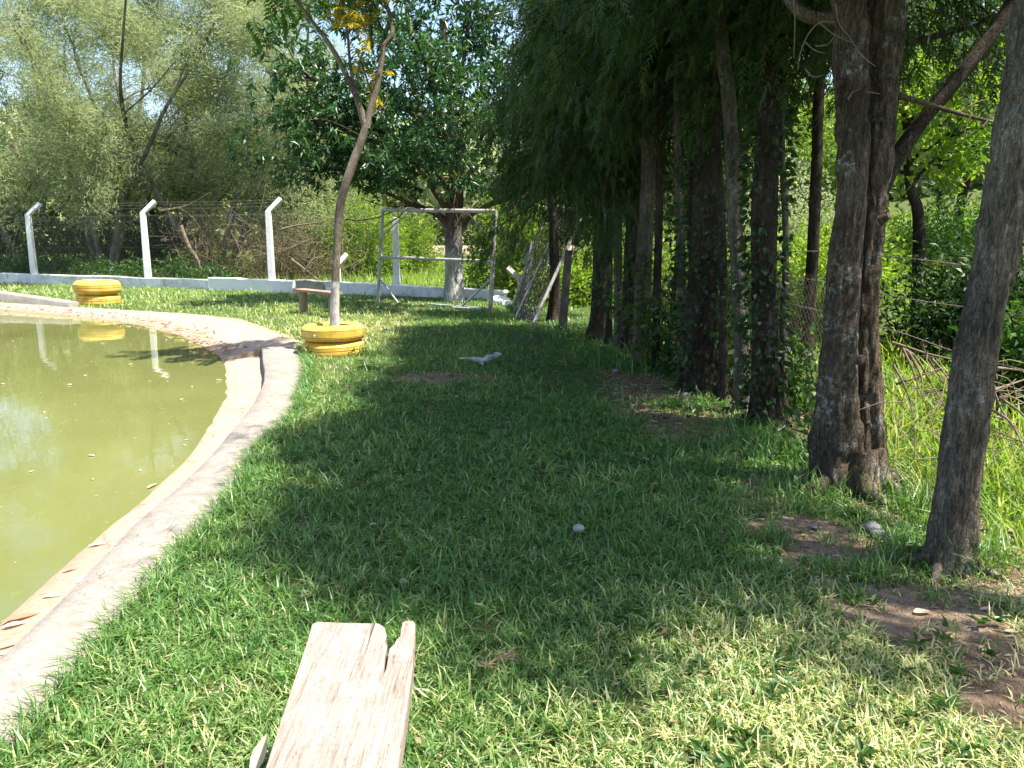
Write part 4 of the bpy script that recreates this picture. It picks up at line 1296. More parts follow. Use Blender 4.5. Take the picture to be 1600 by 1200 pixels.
for i, (px, Y, rx, h, mat, L, lab) in enumerate([(1250, 9.5, 0.8, 0.9, 'sun_leaf', .08, 'bright yellow green bush left of the double trunk'), (1290, 12, 1.2, 1.2, 'sun_leaf', .1, 'sunlit bush behind the double trunk'), (1515, 7.8, 0.7, 0.95, 'dark_leaf', .08, 'dark shady bush left of the nearest trunk'), (1600, 7.0, 0.7, 1.1, 'dark_leaf', .08, 'dark shady bush behind the nearest trunk'),
                                              (1190, 11, 0.9, 1.1, 'sun_leaf', .09, 'sunlit bush behind the slender pale trunk'), (1060, 13, 1.0, 1.3, 'sun_leaf', .1, 'sunlit bush behind the thick black trunk'), (960, 16, 1.1, 1.4, 'sun_leaf', .11, 'sunlit bush behind the thin trunks'), (900, 15.5, 1.0, 0.8, 'sun_leaf', .1, 'low leafy bush right of the wooden fence post'),
                                              (1240, 17, 1.8, 2.4, 'acacia_leaf', .1, 'pale brushy shrub uphill left of the double trunk'), (1680, 5.4, 0.5, 0.8, 'green_leaf', .08, 'green bush at the right edge beyond the nearest trunk'), (1475, 16, 1.5, 1.2, 'green_leaf', .1, 'green bush uphill between the two nearest trunks'), (1330, 16, 1.5, 1.3, 'sun_leaf', .1, 'low bright bush uphill of the double trunk')]):
    p = rt(px, Y)
    shrub('bush', lab, p[0], p[1], rx, rx * 0.8, h, 5200, L, L * 0.5, mat, 'bush', None, 120 + i, shape=0.5)
# pale tarpaulin-like scrap among the bushes up the slope
# far wood closing the horizon
wd = MB(); n = 46000
ang = NR.uniform(-0.75, 0.85, n)
rd = NR.uniform(46, 60, n)
x, y = np.sin(ang) * rd, np.cos(ang) * rd
q = np.column_stack([x, y])
top = 5.0 + 3.5 * fbm(np.column_stack([ang * 9, ang * 0]), 1.0, 4, 3)
z = gz(q) + top * NR.random(n) ** 0.7 * (0.6 + 0.6 * vn(np.column_stack([x, y, y * 0]), 0.25, 6))
leaf_mesh(wd, np.column_stack([x, y, z]), rand_dir(n), NR.uniform(0.5, 0.9, n), NR.uniform(0.3, 0.5, n), 0.6)
tag(wd.build('far_wood', M['acacia_leaf'], smooth=False), 'hazy green wood along the horizon', kind='stuff')

# ------------------------------------------------------------------ white chain-link fence on its low wall
posts = [(-150, 24.0), (55, 22.0), (232, 20.6), (425, 19.0), (620, 17.9)]
fp = []
for px, Y in posts:
    p = aty(px, 440, Y); fp.append(V3(p[0], Y, ground_z(p[0], Y)))
froot = empty('chainlink_fence', fp[1], 'white concrete post and chain link fence behind the pond', 'fence')
fb = fp[1]
adir = unit(V3(0.8, 0.5, 0))
def post_mesh(h, arm, w=0.075, taper=0.8):
    mb = MB()
    def sq(c, s, ax=V3(0, 0, 1), sx=V3(1, 0, 0)):
        sy = np.cross(ax, sx)
        return [c + sx * a * s + sy * b * s for a, b in ((-1, -1), (1, -1), (1, 1), (-1, 1))]
    secs = [sq(V3(0, 0, -0.1), w), sq(V3(0, 0, h), w * taper)]
    if arm:
        up = unit(adir + V3(0, 0, 0.95)); sx = unit(np.cross(V3(0, 0, 1), adir))
        sx0 = V3(1, 0, 0)
        e = V3(0, 0, h + 0.05) + adir * 0.05
        secs.append(sq(e, w * taper, unit(V3(0, 0, 1) + up), sx0))
        secs.append(sq(e + up * arm, w * taper * 0.85, up, unit(sx0 - up * np.dot(sx0, up))))
    v = np.array(secs).reshape(-1, 3)
    f = []
    for k in range(len(secs) - 1):
        f += [(k * 4 + j, k * 4 + (j + 1) % 4, k * 4 + 4 + (j + 1) % 4, k * 4 + 4 + j) for j in range(4)]
    n = len(secs) * 4
    f += [(3, 2, 1, 0), (n - 4, n - 3, n - 2, n - 1)]
    return mb.add(v, f)
FH = 1.85
for i, p in enumerate(fp):
    h = FH if i < 4 else 1.70
    o = post_mesh(h, 0.36 if i < 4 else 0).build('post', M['white_paint'], froot, smooth=False)
    o.location = tuple(p - fb)
    md = o.modifiers.new('bevel', 'BEVEL'); md.width = 0.012; md.segments = 2
    if i == 4: tag(o, 'greyish straight fence post seen through the goal frame')
fp.append(V3(aty(812, 440, 16.6)[0], 16.6, 0))


def chain_link(a, b, z0, z1, cell, r):
    "woven diamonds: one zigzag wire per cell width"
    L = np.linalg.norm((b - a)[:2]); d = unit((b - a) * V3(1, 1, 0))
    nw = int(L / cell); nz = int((z1 - z0) / (cell / 2))
    mb = MB()
    nrm = V3(-d[1], d[0], 0)
    off = np.array([0.0, 1.0])
    zz_ = z0 + np.arange(nz + 1) * (cell / 2)
    tri = np.array([[math.cos(t), math.sin(t)] for t in (0, 2.09, 4.19)]) * r
    for s in (0, 1):
        xs = (np.arange(nz + 1) + s) % 2
        for w in range(nw):
            t = (w + (xs if s == 0 else xs) * 1.0) * cell
            c = a[None, :] * V3(1, 1, 0) + d[None, :] * t[:, None] + V3(0, 0, 1) * zz_[:, None] + nrm * (0.004 if s else -0.004)
            ring = (c[:, None, :] + d[None, None, :] * tri[None, :, :1] + nrm[None, None, :] * tri[None, :, 1:])
            n = len(c)
            i0 = (np.arange(n - 1)[:, None] * 3 + np.arange(3)[None, :]).ravel()
            i1 = (np.arange(n - 1)[:, None] * 3 + (np.arange(3)[None, :] + 1) % 3).ravel()
            mb.add(ring.reshape(-1, 3), np.column_stack([i0, i1, i1 + 3, i0 + 3]))
    return mb


for i in range(len(fp) - 1):
    a, b = fp[i] - fb, fp[i + 1] - fb
    o = chain_link(a, b, 0.22, FH - 0.05, 0.085, 0.0014).build('wire_mesh', M['wire'], froot); tag(o, kind='stuff')
    st = MB()
    for z in (0.25, 1.0, FH - 0.05):
        st.tube([a + V3(0, 0, z), (a + b) / 2 + V3(0, 0, z - 0.01), b + V3(0, 0, z)], 0.003, 4, caps=False)
    if i < 3:
        for k in (0.12, 0.24, 0.34):
            e = V3(0, 0, FH + 0.05) + adir * 0.05 + unit(adir + V3(0, 0, 0.95)) * k
            st.tube([a + e, (a + b) / 2 + e + V3(0, 0, -0.03), b + e], 0.003, 4, caps=False)
    st.build('strand_wire', M['rust_wire'], froot)

# low wall: three runs with their own finish, one whitened to stand in for sunlight
def wall_run(p0, p1, h0, h1, t, mat, label, loc_seed):
    n = 26
    u = np.linspace(0, 1, n)[:, None]
    c = p0 * (1 - u) + p1 * u
    d = unit((p1 - p0) * V3(1, 1, 0)); nrm = V3(-d[1], d[0], 0)
    h = np.linspace(h0, h1, n) + (vn(np.column_stack([c[:, 0] * 2.0, c[:, 1]]), 1.7, loc_seed) - 0.5) * 0.035
    secs = []
    for o_, z in ((-t / 2, -0.1), (-t / 2, None), (-t / 2 + 0.02, 1), (t / 2 - 0.02, 1), (t / 2, None), (t / 2, -0.1)):
        q = c + nrm * o_; q = q.copy()
        q[:, 2] = -0.1 if z == -0.1 else (h if z == 1 else h - 0.015)
        secs.append(q)
    m = len(secs)
    v = np.stack(secs, 1).reshape(-1, 3)
    i = (np.arange(n - 1)[:, None] * m + np.arange(m - 1)[None, :]).ravel()
    f = np.column_stack([i, i + 1, i + m + 1, i + m])[:, ::-1]
    b0 = V3(*p0[:2], 0)
    mb = MB().add(v - b0, f)
    e = (n - 1) * m
    mb.add(v[:m] - b0, [(0, 1, 4, 5), (1, 2, 3, 4)]); mb.add(v[e:e + m] - b0, [(5, 4, 1, 0), (4, 3, 2, 1)])
    o = mb.build('low_wall', mat, None, smooth=False, loc=b0)
    tag(o, label, 'wall', 'low wall runs under the fence')


def wp(px, Y): 
    p = aty(px, 450, Y); return V3(p[0], Y, 0)
wall_run(wp(-160, 24.05), wp(330, 19.9), 0.30, 0.24, 0.20, M['wall_paint'], 'long low white wall with flaking paint under the left fence posts', 1)
wall_run(wp(331, 19.75), wp(462, 18.75), 0.30, 0.28, 0.22, M['white_paint'], 'short white wall run, coloured brighter as if sunlit, at the third fence post', 2)  # whiter paint stands in for the sun on this face
wall_run(wp(466, 18.70), wp(510, 18.45), 0.30, 0.29, 0.20, M['bare_wall'], 'bare grey unpainted stretch of low wall behind the far bench', 3)
wall_run(wp(512, 18.42), wp(700, 17.2), 0.28, 0.22, 0.20, M['wall_paint'], 'low white wall run behind the goal frame left of the tree', 4)
wall_run(wp(718, 17.1), wp(790, 16.6), 0.22, 0.20, 0.20, M['wall_paint'], 'low wall end right of the whitewashed trunk', 5)
# broken post behind the sapling
p = aty(528, 440, 19.0)
o = post_mesh(0.62, 0.28).build('broken_post', M['white_paint'], None, smooth=False, loc=(p[0], 19.0, 0))
tag(o, 'short broken white post with bent top just behind the sapling', 'post')

# ------------------------------------------------------------------ goal frame
gA, gB = at(590, 473), at(766, 485)
gA[2] = gB[2] = 0
groot = empty('goal_frame', (gA + gB) / 2, 'rusty white metal goal frame without a net in front of the broad tree', 'goal frame')
gb = (gA + gB) / 2
hA, hB = aty(598, 328, gA[1])[2], aty(774, 330, gB[1])[2]
tA, tB = V3(aty(598, 328, gA[1])[0], gA[1], hA), V3(aty(774, 330, gB[1])[0], gB[1], hB)
fr = 0.034
def bar(a, b, r, name='bar', root_=groot, base_=gb, mat='frame_metal', seg=10):
    return MB().tube(np.array([a, (np.array(a) + b) / 2, b]) - base_, r, seg).build(name, M[mat], root_)
bar(gA - V3(0, 0, .05), tA, fr, 'upright'); bar(gB - V3(0, 0, .05), tB, fr * 1.25, 'upright')
bar(tA, tB, fr * 1.1, 'crossbar')
ml_, mr_ = gA * 0.5 + tA * 0.5, gB * 0.5 + tB * 0.5
bar(ml_, mr_, fr * 0.85, 'middle_bar')
lerp3 = lambda a, b, t: a * (1 - t) + b * t
bar(lerp3(gA, tA, 0.72), lerp3(tA, tB, 0.27), 0.018, 'brace'); bar(lerp3(gB, tB, 0.70), lerp3(tA, tB, 0.76), 0.014, 'brace')
bar(lerp3(gA, tA, 0.28), lerp3(gA, gB, 0.20) + V3(0, 0, .02), 0.02, 'brace'); bar(lerp3(gB, tB, 0.33), lerp3(gA, gB, 0.76) + V3(0, 0, .02), 0.02, 'brace')
bar(lerp3(gA, gB, 0.48) + V3(0, .1, .03), lerp3(gA, gB, 0.97) + V3(0, 0, .03), 0.02, 'ground_bar')
bar(lerp3(gA, gB, 0.70) + V3(0, -.25, .03), lerp3(gA, gB, 0.93) + V3(0, -.22, .03), 0.025, 'ground_bar')
bar(lerp3(tA, tB, .74), lerp3(gA, gB, .66) + (tA - gA) * .82, 0.008, 'loose_wire')
# second frame, leaning, with net
la, lb, lc = at(800, 480), at(806, 497), at(833, 507)
ya, yb, yc = la[1], lb[1], lc[1]
ta, tb, tc_ = aty(853, 330, ya - 0.3), aty(884, 325, yb + 0.2), aty(912, 330, yc + 0.5)
lroot = empty('net_frame', lb, 'leaning metal frame with a grey net propped against the far trees', 'net frame')
bar(la, ta, 0.024, 'pole', lroot, lb); bar(lb, tb, 0.026, 'pole', lroot, lb); bar(lc, tc_, 0.026, 'pole', lroot, lb)
bar(ta, tb, 0.02, 'pole', lroot, lb); bar(tb, tc_, 0.02, 'pole', lroot, lb)
def net(a, b, c, d, n, m, r, wob=0.03):
    mb = MB()
    u = np.linspace(0, 1, m)[:, None]
    for k in range(n + 1):
        t = k / n
        p = lerp3(a, b, t) * (1 - u) + lerp3(d, c, t) * u + NR.normal(0, wob * .3, (m, 3)) + V3(0, 0, -wob) * np.sin(u * 3.14)
        mb.tube(p - lb, r, 3, caps=False)
    for k in range(0, m):
        t = k / (m - 1)
        q = np.linspace(0, 1, n + 1)[:, None]
        p = lerp3(a, d, t) * (1 - q) + lerp3(b, c, t) * q + NR.normal(0, wob * .3, (n + 1, 3))
        mb.tube(p - lb, r, 3, caps=False)
    return mb
o = net(lb, lc, tc_, tb, 18, 56, 0.0062).build('net', M['net_cord'], lroot); tag(o, kind='stuff')
o = net(la, lb, tb, ta, 14, 56, 0.0062).build('net', M['net_cord'], lroot); tag(o, kind='stuff')
# loose pole against it, bright
p0, p1 = at(840, 470), aty(882, 322, at(840, 470)[1] + 0.3)
o = MB().tube([p0, (p0 + p1) / 2, p1], 0.035, 10).build('leaning_pole', M['frame_metal']); tag(o, 'pale loose pole leaning behind the net frame', 'pole')
# leaning post, shade painted in as grey, and white stub behind the net frame
p = at(817, 478)
q = aty(829, 378, p[1])
MBp = MB().tube([p, (p + q) / 2, q], 0.075, 4).build('leaning_post', M['grey_stone'], smooth=False); tag(MBp, 'white post, coloured grey as if in shade, leaning behind the net frame', 'post')
p, q = aty(793, 419, 15.4), aty(812, 436, 15.3)
rb = MB().tube([p, (p + q) / 2, q, aty(816, 470, 15.3), at(816, 478)], 0.06, 4).build('bent_post', M['stone'], smooth=False); tag(rb, 'bent white post stub left of the net frame', 'post')
# wooden fence post
p = at(878, 514); q = aty(889, 391, p[1])
o = MB().tube([p - V3(0, 0, .1), (p + q) / 2, q], [0.066, 0.062, 0.056], 10, 0.12, 9, 4, steps=5).build('wooden_post', M['dark_wood']); tag(o, 'dark weathered wooden fence post left of the tree row', 'post')
# rubble
for i, (px, py, s, lab) in enumerate([(776, 473, .10, 'white rubble lump touching the goal upright'), (785, 476, .13, 'largest white rubble lump right of the goal'), (793, 480, .09, 'white rubble lump nearest the net frame'), (788, 470, .08, 'small white rubble lump on top of the others')]):
    b = at(px, py)
    bm = bmesh.new(); bmesh.ops.create_icosphere(bm, subdivisions=2, radius=1)
    for v in bm.verts:
        k = 0.75 + 0.5 * float(vn(np.array([list(v.co)]) * 1.5 + i * 7, 1.0, 3)[0])
        v.co = Vector((v.co.x * s * 1.2 * k, v.co.y * s * k, v.co.z * s * .8 * k))
    me = bpy.data.meshes.new('rubble'); bm.to_mesh(me); bm.free(); me.materials.append(M['white_paint'])
    o = link('rubble', me, None, (b[0], b[1], s * 0.6 + (0.12 if i == 3 else 0))); tag(o, lab, 'rubble', 'white rubble beside the goal')

# ------------------------------------------------------------------ wire fence along the row of trees
rroot = empty('barbed_wire_fence', (2.15, 6.0, 0), 'rusty barbed wire fence with chain link running along the row of trees', 'fence')
rb_ = V3(2.15, 6.0, 0)
def rowx(y): return np.interp(y, [2.0, 3.5, 4.7, 7.5, 11.5, 14], [2.25, 2.13, 2.28, 2.2, 1.62, 1.0])
ys = np.array([1.6, 3.5, 4.7, 6.0, 7.5, 9.5, 11.6, 13.5])
for z in (1.20, 1.0, 0.80, 0.5):
    mb = MB()
    path = np.column_stack([rowx(ys), ys, np.full(len(ys), z) + NR.normal(0, 0.015, len(ys))]) - rb_
    pth, rad = spline(path, np.full(len(path), 0.0028), 6)
    mb.tube(pth, 0.0028, 4, caps=False)
    tt_ = np.arange(0.005, 1, 0.011)
    p, g = along(pth, tt_)
    for q in p:
        for _ in range(2):
            d = unit(NR.normal(0, 1, 3)) * 0.017
            mb.tube([q - d, q + d], 0.0014, 3, caps=False)
    mb.build('barbed_strand', M['rust_wire'], rroot)
for a, b in ((4.9, 6.0), (6.0, 7.5), (7.5, 9.5), (9.5, 11.4)):
    o = chain_link(V3(rowx(a), a, 0) - rb_, V3(rowx(b), b, 0) - rb_, 0.0, 1.05, 0.07, 0.0016).build('wire_mesh', M['rust_wire'], rroot); tag(o, kind='stuff')

# dry bramble behind the two nearest trunks
brm = MB()
for pts in [[(1394, 535), (1420, 543), (1450, 553), (1490, 562), (1530, 575)], [(1408, 540), (1425, 575), (1435, 605)], [(1412, 545), (1432, 560), (1455, 600), (1480, 640)], [(1440, 535), (1448, 555), (1475, 600)], [(1395, 570), (1412, 600), (1425, 635)], [(1420, 550), (1440, 590), (1440, 620)], [(1455, 560), (1480, 590), (1500, 640)],
            [(1400, 600), (1430, 590), (1470, 575)], [(1540, 590), (1560, 610), (1590, 625), (1620, 640)], [(1548, 600), (1565, 640), (1590, 680)], [(1550, 610), (1580, 600), (1610, 590)], [(1555, 575), (1590, 578), (1620, 585)], [(1550, 640), (1580, 660), (1600, 700)], [(1560, 620), (1600, 650), (1620, 690)]]:
    y0 = 4.3 if pts[0][0] < 1520 else 3.9
    brm.tube(px_path(pts, y0, np.linspace(0, NR.uniform(-.25, .25), len(pts))), np.linspace(2.4, 1.0, len(pts)) * y0 / 1250, 5, steps=3, caps=False)
for k in range(90):
    p = aty(NR.uniform(1400, 1620), NR.uniform(560, 760), NR.uniform(3.7, 4.5))
    brm.tube(limb_path(p, NR.normal(0, 1, 3) + V3(0, 0, .2), NR.uniform(.15, .4), 3, -.2, .25, int(NR.integers(1e9))), 0.0026, 4, caps=False)
tag(brm.build('dry_bramble', M['dead_twig']), 'tangled dry bramble stems between and beside the two nearest trunks', 'bramble')

# ------------------------------------------------------------------ tyres
def tyre_mesh(Ro, Wd, style, seed):
    hw = Wd / 2
    prof = [(Ro * 0.60, -hw * 0.78), (Ro * 0.63, -hw * 0.92), (Ro * 0.74, -hw * 1.0), (Ro * 0.84, -hw * 0.95), (Ro * 0.91, -hw * 0.84)]
    g = []
    ng = 3 if style == 'rib' else 2
    zs = np.linspace(-hw * 0.40, hw * 0.40, ng)
    for z in zs:
        w, dp = hw * 0.03, Ro * 0.018
        g += [(Ro, z - w * 1.8), (Ro - dp, z - w), (Ro - dp, z + w), (Ro, z + w * 1.8)]
    prof += [(Ro * 0.965, -hw * 0.68)] + g + [(Ro * 0.965, hw * 0.68)]
    prof += [(Ro * 0.91, hw * 0.84), (Ro * 0.84, hw * 0.95), (Ro * 0.74, hw * 1.0), (Ro * 0.63, hw * 0.92), (Ro * 0.60, hw * 0.78), (Ro * 0.62, hw * 0.4), (Ro * 0.78, hw * 0.1), (Ro * 0.78, -hw * 0.1), (Ro * 0.62, -hw * 0.4)]
    prof = np.array(prof); m = len(prof); seg = 72
    th = np.linspace(0, 2 * math.pi, seg, endpoint=False)
    rr__ = prof[None, :, 0] * (1 + 0.012 * np.sin(2 * th + seed) + 0.006 * np.sin(5 * th))[:, None]
    if style == 'block':
        tread = (prof[:, 0] > Ro * 0.99)
        rr__ = rr__ - (np.arange(seg) % 2)[:, None] * tread[None, :] * Ro * 0.009
    zz__ = prof[None, :, 1] + 0.006 * np.sin(th + seed)[:, None]
    v = np.stack([np.cos(th)[:, None] * rr__, np.sin(th)[:, None] * rr__, zz__], 2).reshape(-1, 3)
    i = np.arange(seg)[:, None]; j = np.arange(m)[None, :]
    f = np.stack([i * m + j, ((i + 1) % seg) * m + j, ((i + 1) % seg) * m + (j + 1) % m, i * m + (j + 1) % m], 2).reshape(-1, 4)
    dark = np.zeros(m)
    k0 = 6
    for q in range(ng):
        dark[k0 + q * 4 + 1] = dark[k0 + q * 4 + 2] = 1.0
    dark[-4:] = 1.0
    return MB().add(v, f, np.tile(dark, seg))


TG = 'yellow painted tyres stacked round the pond'
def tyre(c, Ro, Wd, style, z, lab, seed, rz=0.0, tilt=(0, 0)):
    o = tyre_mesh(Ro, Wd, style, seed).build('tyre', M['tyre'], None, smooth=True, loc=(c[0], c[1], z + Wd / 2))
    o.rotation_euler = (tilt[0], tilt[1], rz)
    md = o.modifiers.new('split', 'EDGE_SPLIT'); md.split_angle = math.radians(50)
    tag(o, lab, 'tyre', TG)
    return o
tyre(sc_, Rt * 0.985, 0.185, 'rib', -0.015, 'lower ribbed yellow tyre at the foot of the sapling', 1, 0.4)
tyre(sc_ + V3(0.0, 0.0, 0), Rt, 0.185, 'block', 0.165, 'upper yellow tyre with a white spot round the sapling', 3, 1.2, (0.01, 0.01))
def soil_disc(c, r, z, lab):
    mb = MB(); rings, sg = 6, 28
    v = [(0, 0, 0.03)]
    for a in range(1, rings + 1):
        for b in range(sg):
            t = b * 6.283 / sg
            v.append((math.cos(t) * r * a / rings, math.sin(t) * r * a / rings, 0.03 * (1 - a / rings)))
    v = np.array(v); v[:, 2] += (fbm(v, 14, 2, 3) - .5) * 0.035
    mb.add(v, [(0, 1 + b, 1 + (b + 1) % sg) for b in range(sg)])
    f = [(1 + (a - 1) * sg + b, 1 + a * sg + b, 1 + a * sg + (b + 1) % sg, 1 + (a - 1) * sg + (b + 1) % sg) for a in range(1, rings) for b in range(sg)]
    mb.add(v, f)
    o = mb.build('soil', M['soil'], None, loc=(c[0], c[1], z)); tag(o, lab, kind='stuff')
soil_disc(sc_, Rt * 0.72, 0.25, 'brown soil filling the sapling tyre')
# white spot of bare paint on the upper tyre
ang = math.radians(-112)
spot = MB(); sg = 10
ce = V3(math.cos(ang), math.sin(ang), 0); te = V3(-ce[1], ce[0], 0)
spot_c = sc_ + ce * (Rt + 0.002) + V3(0, 0, 0.165 + 0.085)
v = [spot_c + ce * 0.008] + [spot_c + te * math.cos(t) * 0.017 * (1 + .2 * math.sin(3 * t)) + V3(0, 0, 1) * math.sin(t) * 0.017 for t in np.linspace(0, 6.283, sg, endpoint=False)]
spot.add(np.array(v), [(0, 1 + k, 1 + (k + 1) % sg) for k in range(sg)])
o = spot.build('pale_snail', M['white_paint']); tag(o, 'small white blob stuck on the side of the upper sapling tyre', 'snail')
# left pair
lf_ = at(139, 478)
Rl = 33.5 * (lf_[1] + 0.4) / 1250
lc_ = V3(lf_[0], lf_[1] + Rl * 0.9, 0)
tyre(lc_, Rl * 0.93, 0.24, 'rib', -0.04, 'lower yellow tyre of the pair at the far side of the pond', 5, 0.2)
tyre(lc_, Rl, 0.26, 'rib', 0.20, 'upper yellow tyre of the pair at the far side of the pond', 6, 0.9)
soil_disc(lc_, Rl * 0.70, 0.38, 'soil filling the far pair of tyres')

# ------------------------------------------------------------------ benches
BZ = 0.42
outline = [(415, 1200), (455, 1078), (481, 1000), (488, 975), (496, 971), (540, 973), (592, 974), (601, 980), (604, 992), (601, 1002), (605, 1008), (601, 1030), (600, 1048), (599, 1053), (603, 1046), (606, 1030), (608, 1014), (616, 1006), (620, 998), (625, 994), (627, 982), (629, 972), (634, 970), (646, 970), (649, 975), (645, 1040), (634, 1120), (622, 1200), (600, 1340), (585, 1450), (300, 1570), (330, 1470), (372, 1330)]
pb = [at(x, y, BZ) for x, y in outline]
# straight ends toward the viewer: follow the two long edges back to Y = 0.75
def ext(p, q, y): 
    t = (y - p[1]) / (q[1] - p[1]); return p + (q - p) * t
left = ext(at(488, 975, BZ), at(415, 1200, BZ), 0.25); right = ext(at(649, 975, BZ), at(622, 1200, BZ), 0.25)
pb = pb[:28] + [right, left]
broot = empty('wooden_bench', (-0.3, 1.2, 0), 'old weathered plank bench in the foreground with a split end', 'bench')
bm = bmesh.new()
vs = [bm.verts.new((p[0] + 0.3, p[1] - 1.2, BZ)) for p in pb]
fc = bm.faces.new(vs)
if fc.normal.z < 0: fc.normal_flip()
bm.normal_update()
r_ = bmesh.ops.extrude_face_region(bm, geom=[fc])
low = [e for e in r_['geom'] if isinstance(e, bmesh.types.BMVert)]
for v in low: v.co.z -= 0.045
bmesh.ops.recalc_face_normals(bm, faces=bm.faces[:])
top_e = [e for e in bm.edges if all(abs(v.co.z - BZ) < 1e-5 for v in e.verts)]
bmesh.ops.bevel(bm, geom=top_e, offset=0.0035, segments=2, affect='EDGES', clamp_overlap=True)
bmesh.ops.triangulate(bm, faces=[f for f in bm.faces if len(f.verts) > 4])
me = bpy.data.meshes.new('seat'); bm.to_mesh(me); bm.free(); me.materials.append(M['plank'])
link('seat', me, broot)
for y in (1.62, 0.55):
    t = (y - 1.2)
    xc = float(np.interp(y, [left[1], 1.86], [(left[0] + right[0]) / 2, -0.34])) + 0.3
    MB().tube([V3(xc, t, -0.1), V3(xc, t, 0.2), V3(xc, t, BZ - 0.045)], [0.075, 0.07, 0.07], 14, 0.08, 9, 3, steps=4).build('leg', M['stump_wood'], broot)
# far bench
f0, f1 = aty(467, 462, Yat(478, 489)), aty(600, 485, Yat(478, 489) - 0.9)
b = V3(f0[0], f0[1], 0)
zb = 0.40
e0 = V3(aty(467, 462, f0[1])[0], f0[1], zb); e1 = V3(aty(527, 474, f0[1] - 0.9)[0], f0[1] - 0.9, zb)
f2 = empty('small_bench', b, 'small reddish plank bench on a stump leg behind the sapling', 'bench')
d = unit(e1 - e0); sd = V3(-d[1], d[0], 0); L = np.linalg.norm(e1 - e0)
MB().box((e0 + e1) / 2 - b, (L, 0.22, 0.04), np.column_stack([d, sd, V3(0, 0, 1)])).build('seat', M['bench_wood'], f2, smooth=False)
for t in (0.12, 0.88):
    c = e0 + (e1 - e0) * t - b
    MB().tube([V3(c[0], c[1], -0.1), V3(c[0], c[1], 0.2), V3(c[0], c[1], zb - 0.02)], [0.075, 0.07, 0.07], 12, 0.08, 9, 5, steps=3).build('leg', M['stump_wood'], f2)


# ------------------------------------------------------------------ small things
def rock(px, py, s, mat, lab, seed, sq=(1.2, 1, .8), name='stone', cat='stone', lift=0.35, group=None):
    b = at(px, py)
    bm = bmesh.new(); bmesh.ops.create_icosphere(bm, subdivisions=3, radius=1)
    co = np.array([list(v.co) for v in bm.verts])
    k = 0.72 + 0.55 * fbm(co + seed * 3.1, 1.1, seed, 3)
    for v, kk in zip(bm.verts, k):
        v.co = Vector((v.co.x * s * sq[0] * kk, v.co.y * s * sq[1] * kk, v.co.z * s * sq[2] * kk))
    for f in bm.faces: f.smooth = True
    me = bpy.data.meshes.new(name); bm.to_mesh(me); bm.free(); me.materials.append(M[mat])
    o = link(name, me, None, (b[0], b[1], ground_z(b[0], b[1]) + s * lift)); o.rotation_euler = (0, 0, seed)
    tag(o, lab, cat, group)


rock(903, 838, 0.024, 'stone', 'pale round stone lying in the middle of the shaded lawn', 1, lift=1.6)
rock(630, 918, 0.013, 'stone', 'tiny pale pebble in the grass above the plank bench', 2, lift=2.2)
rock(1361, 832, 0.033, 'grey_stone', 'grey stone at the foot of the big double trunk', 3, lift=0.9)
rock(1376, 842, 0.028, 'grey_stone', 'long light grey stone beside the grey stone by the double trunk', 4, (0.7, 1.6, .7), lift=0.9)
rock(1272, 826, 0.020, 'grey_stone', 'small bluish stone chip on the bare soil', 5, (1.3, .8, .4), lift=0.6)
rock(1225, 812, 0.020, 'stone', 'flat pale stone chip on the bare soil left of the bluish one', 6, (1.4, .8, .35), lift=0.6)
rock(1072, 624, 0.040, 'stone', 'white stone in the shade below the creepers', 7, lift=0.8)
rock(1102, 694, 0.024, 'grey_stone', 'small grey stone on the soil left of the tree row', 8, lift=0.8)
rock(1008, 725, 0.020, 'stone', 'white pebble in the grass below the ivy covered trunks', 9, lift=1.4)
rock(962, 583, 0.026, 'stone', 'white pebble at the far bare soil patch', 10, lift=0.9)
# bleached driftwood on the lawn
p0 = at(735, 565); p1 = at(784, 562); 
path = [at(718, 560, .035), at(738, 561, .04), at(752, 563, .045), at(765, 560, .06), at(776, 555, .085), at(784, 553, .10)]
mb = MB().tube(np.array(path) - path[2], [0.010, 0.020, 0.030, 0.036, 0.034, 0.012], 14, 0.75, 22, 2, steps=6)
mb.tube(np.array([at(752, 563, .045), at(753, 567, .02), at(755, 571, .0)]) - path[2], [0.03, 0.025, 0.01], 8, 0.2, 14, 3, steps=3)
tag(mb.build('driftwood', M['driftwood'], None, loc=path[2]), 'bleached grey piece of dead wood lying on the shaded lawn', 'dead wood')


def dead_leaf(loc, L, W, rz, tilt, lab, tint, group=None, curl=0.25, name='dry_leaf', cat='leaf'):
    n = 6
    u = np.linspace(0, 1, n)
    w = W / 2 * np.sin(np.clip(u * 1.02 + 0.02, 0, 1) * math.pi) ** 0.8
    v = []
    for a, b in zip(u, w):
        z = curl * L * (a - 0.5) ** 2
        v += [((a - .5) * L, -b, z + b * 0.5), ((a - .5) * L, 0, z), ((a - .5) * L, b, z + b * 0.45)]
    f = []
    for k in range(n - 1):
        for j in range(2):
            q = k * 3 + j
            f.append((q, q + 3, q + 4, q + 1))
    o = MB().add(np.array(v), f, tint).build(name, M['dry_leaf'], None, loc=loc)
    o.rotation_euler = (tilt[0], tilt[1], rz)
    tag(o, lab, cat, group)


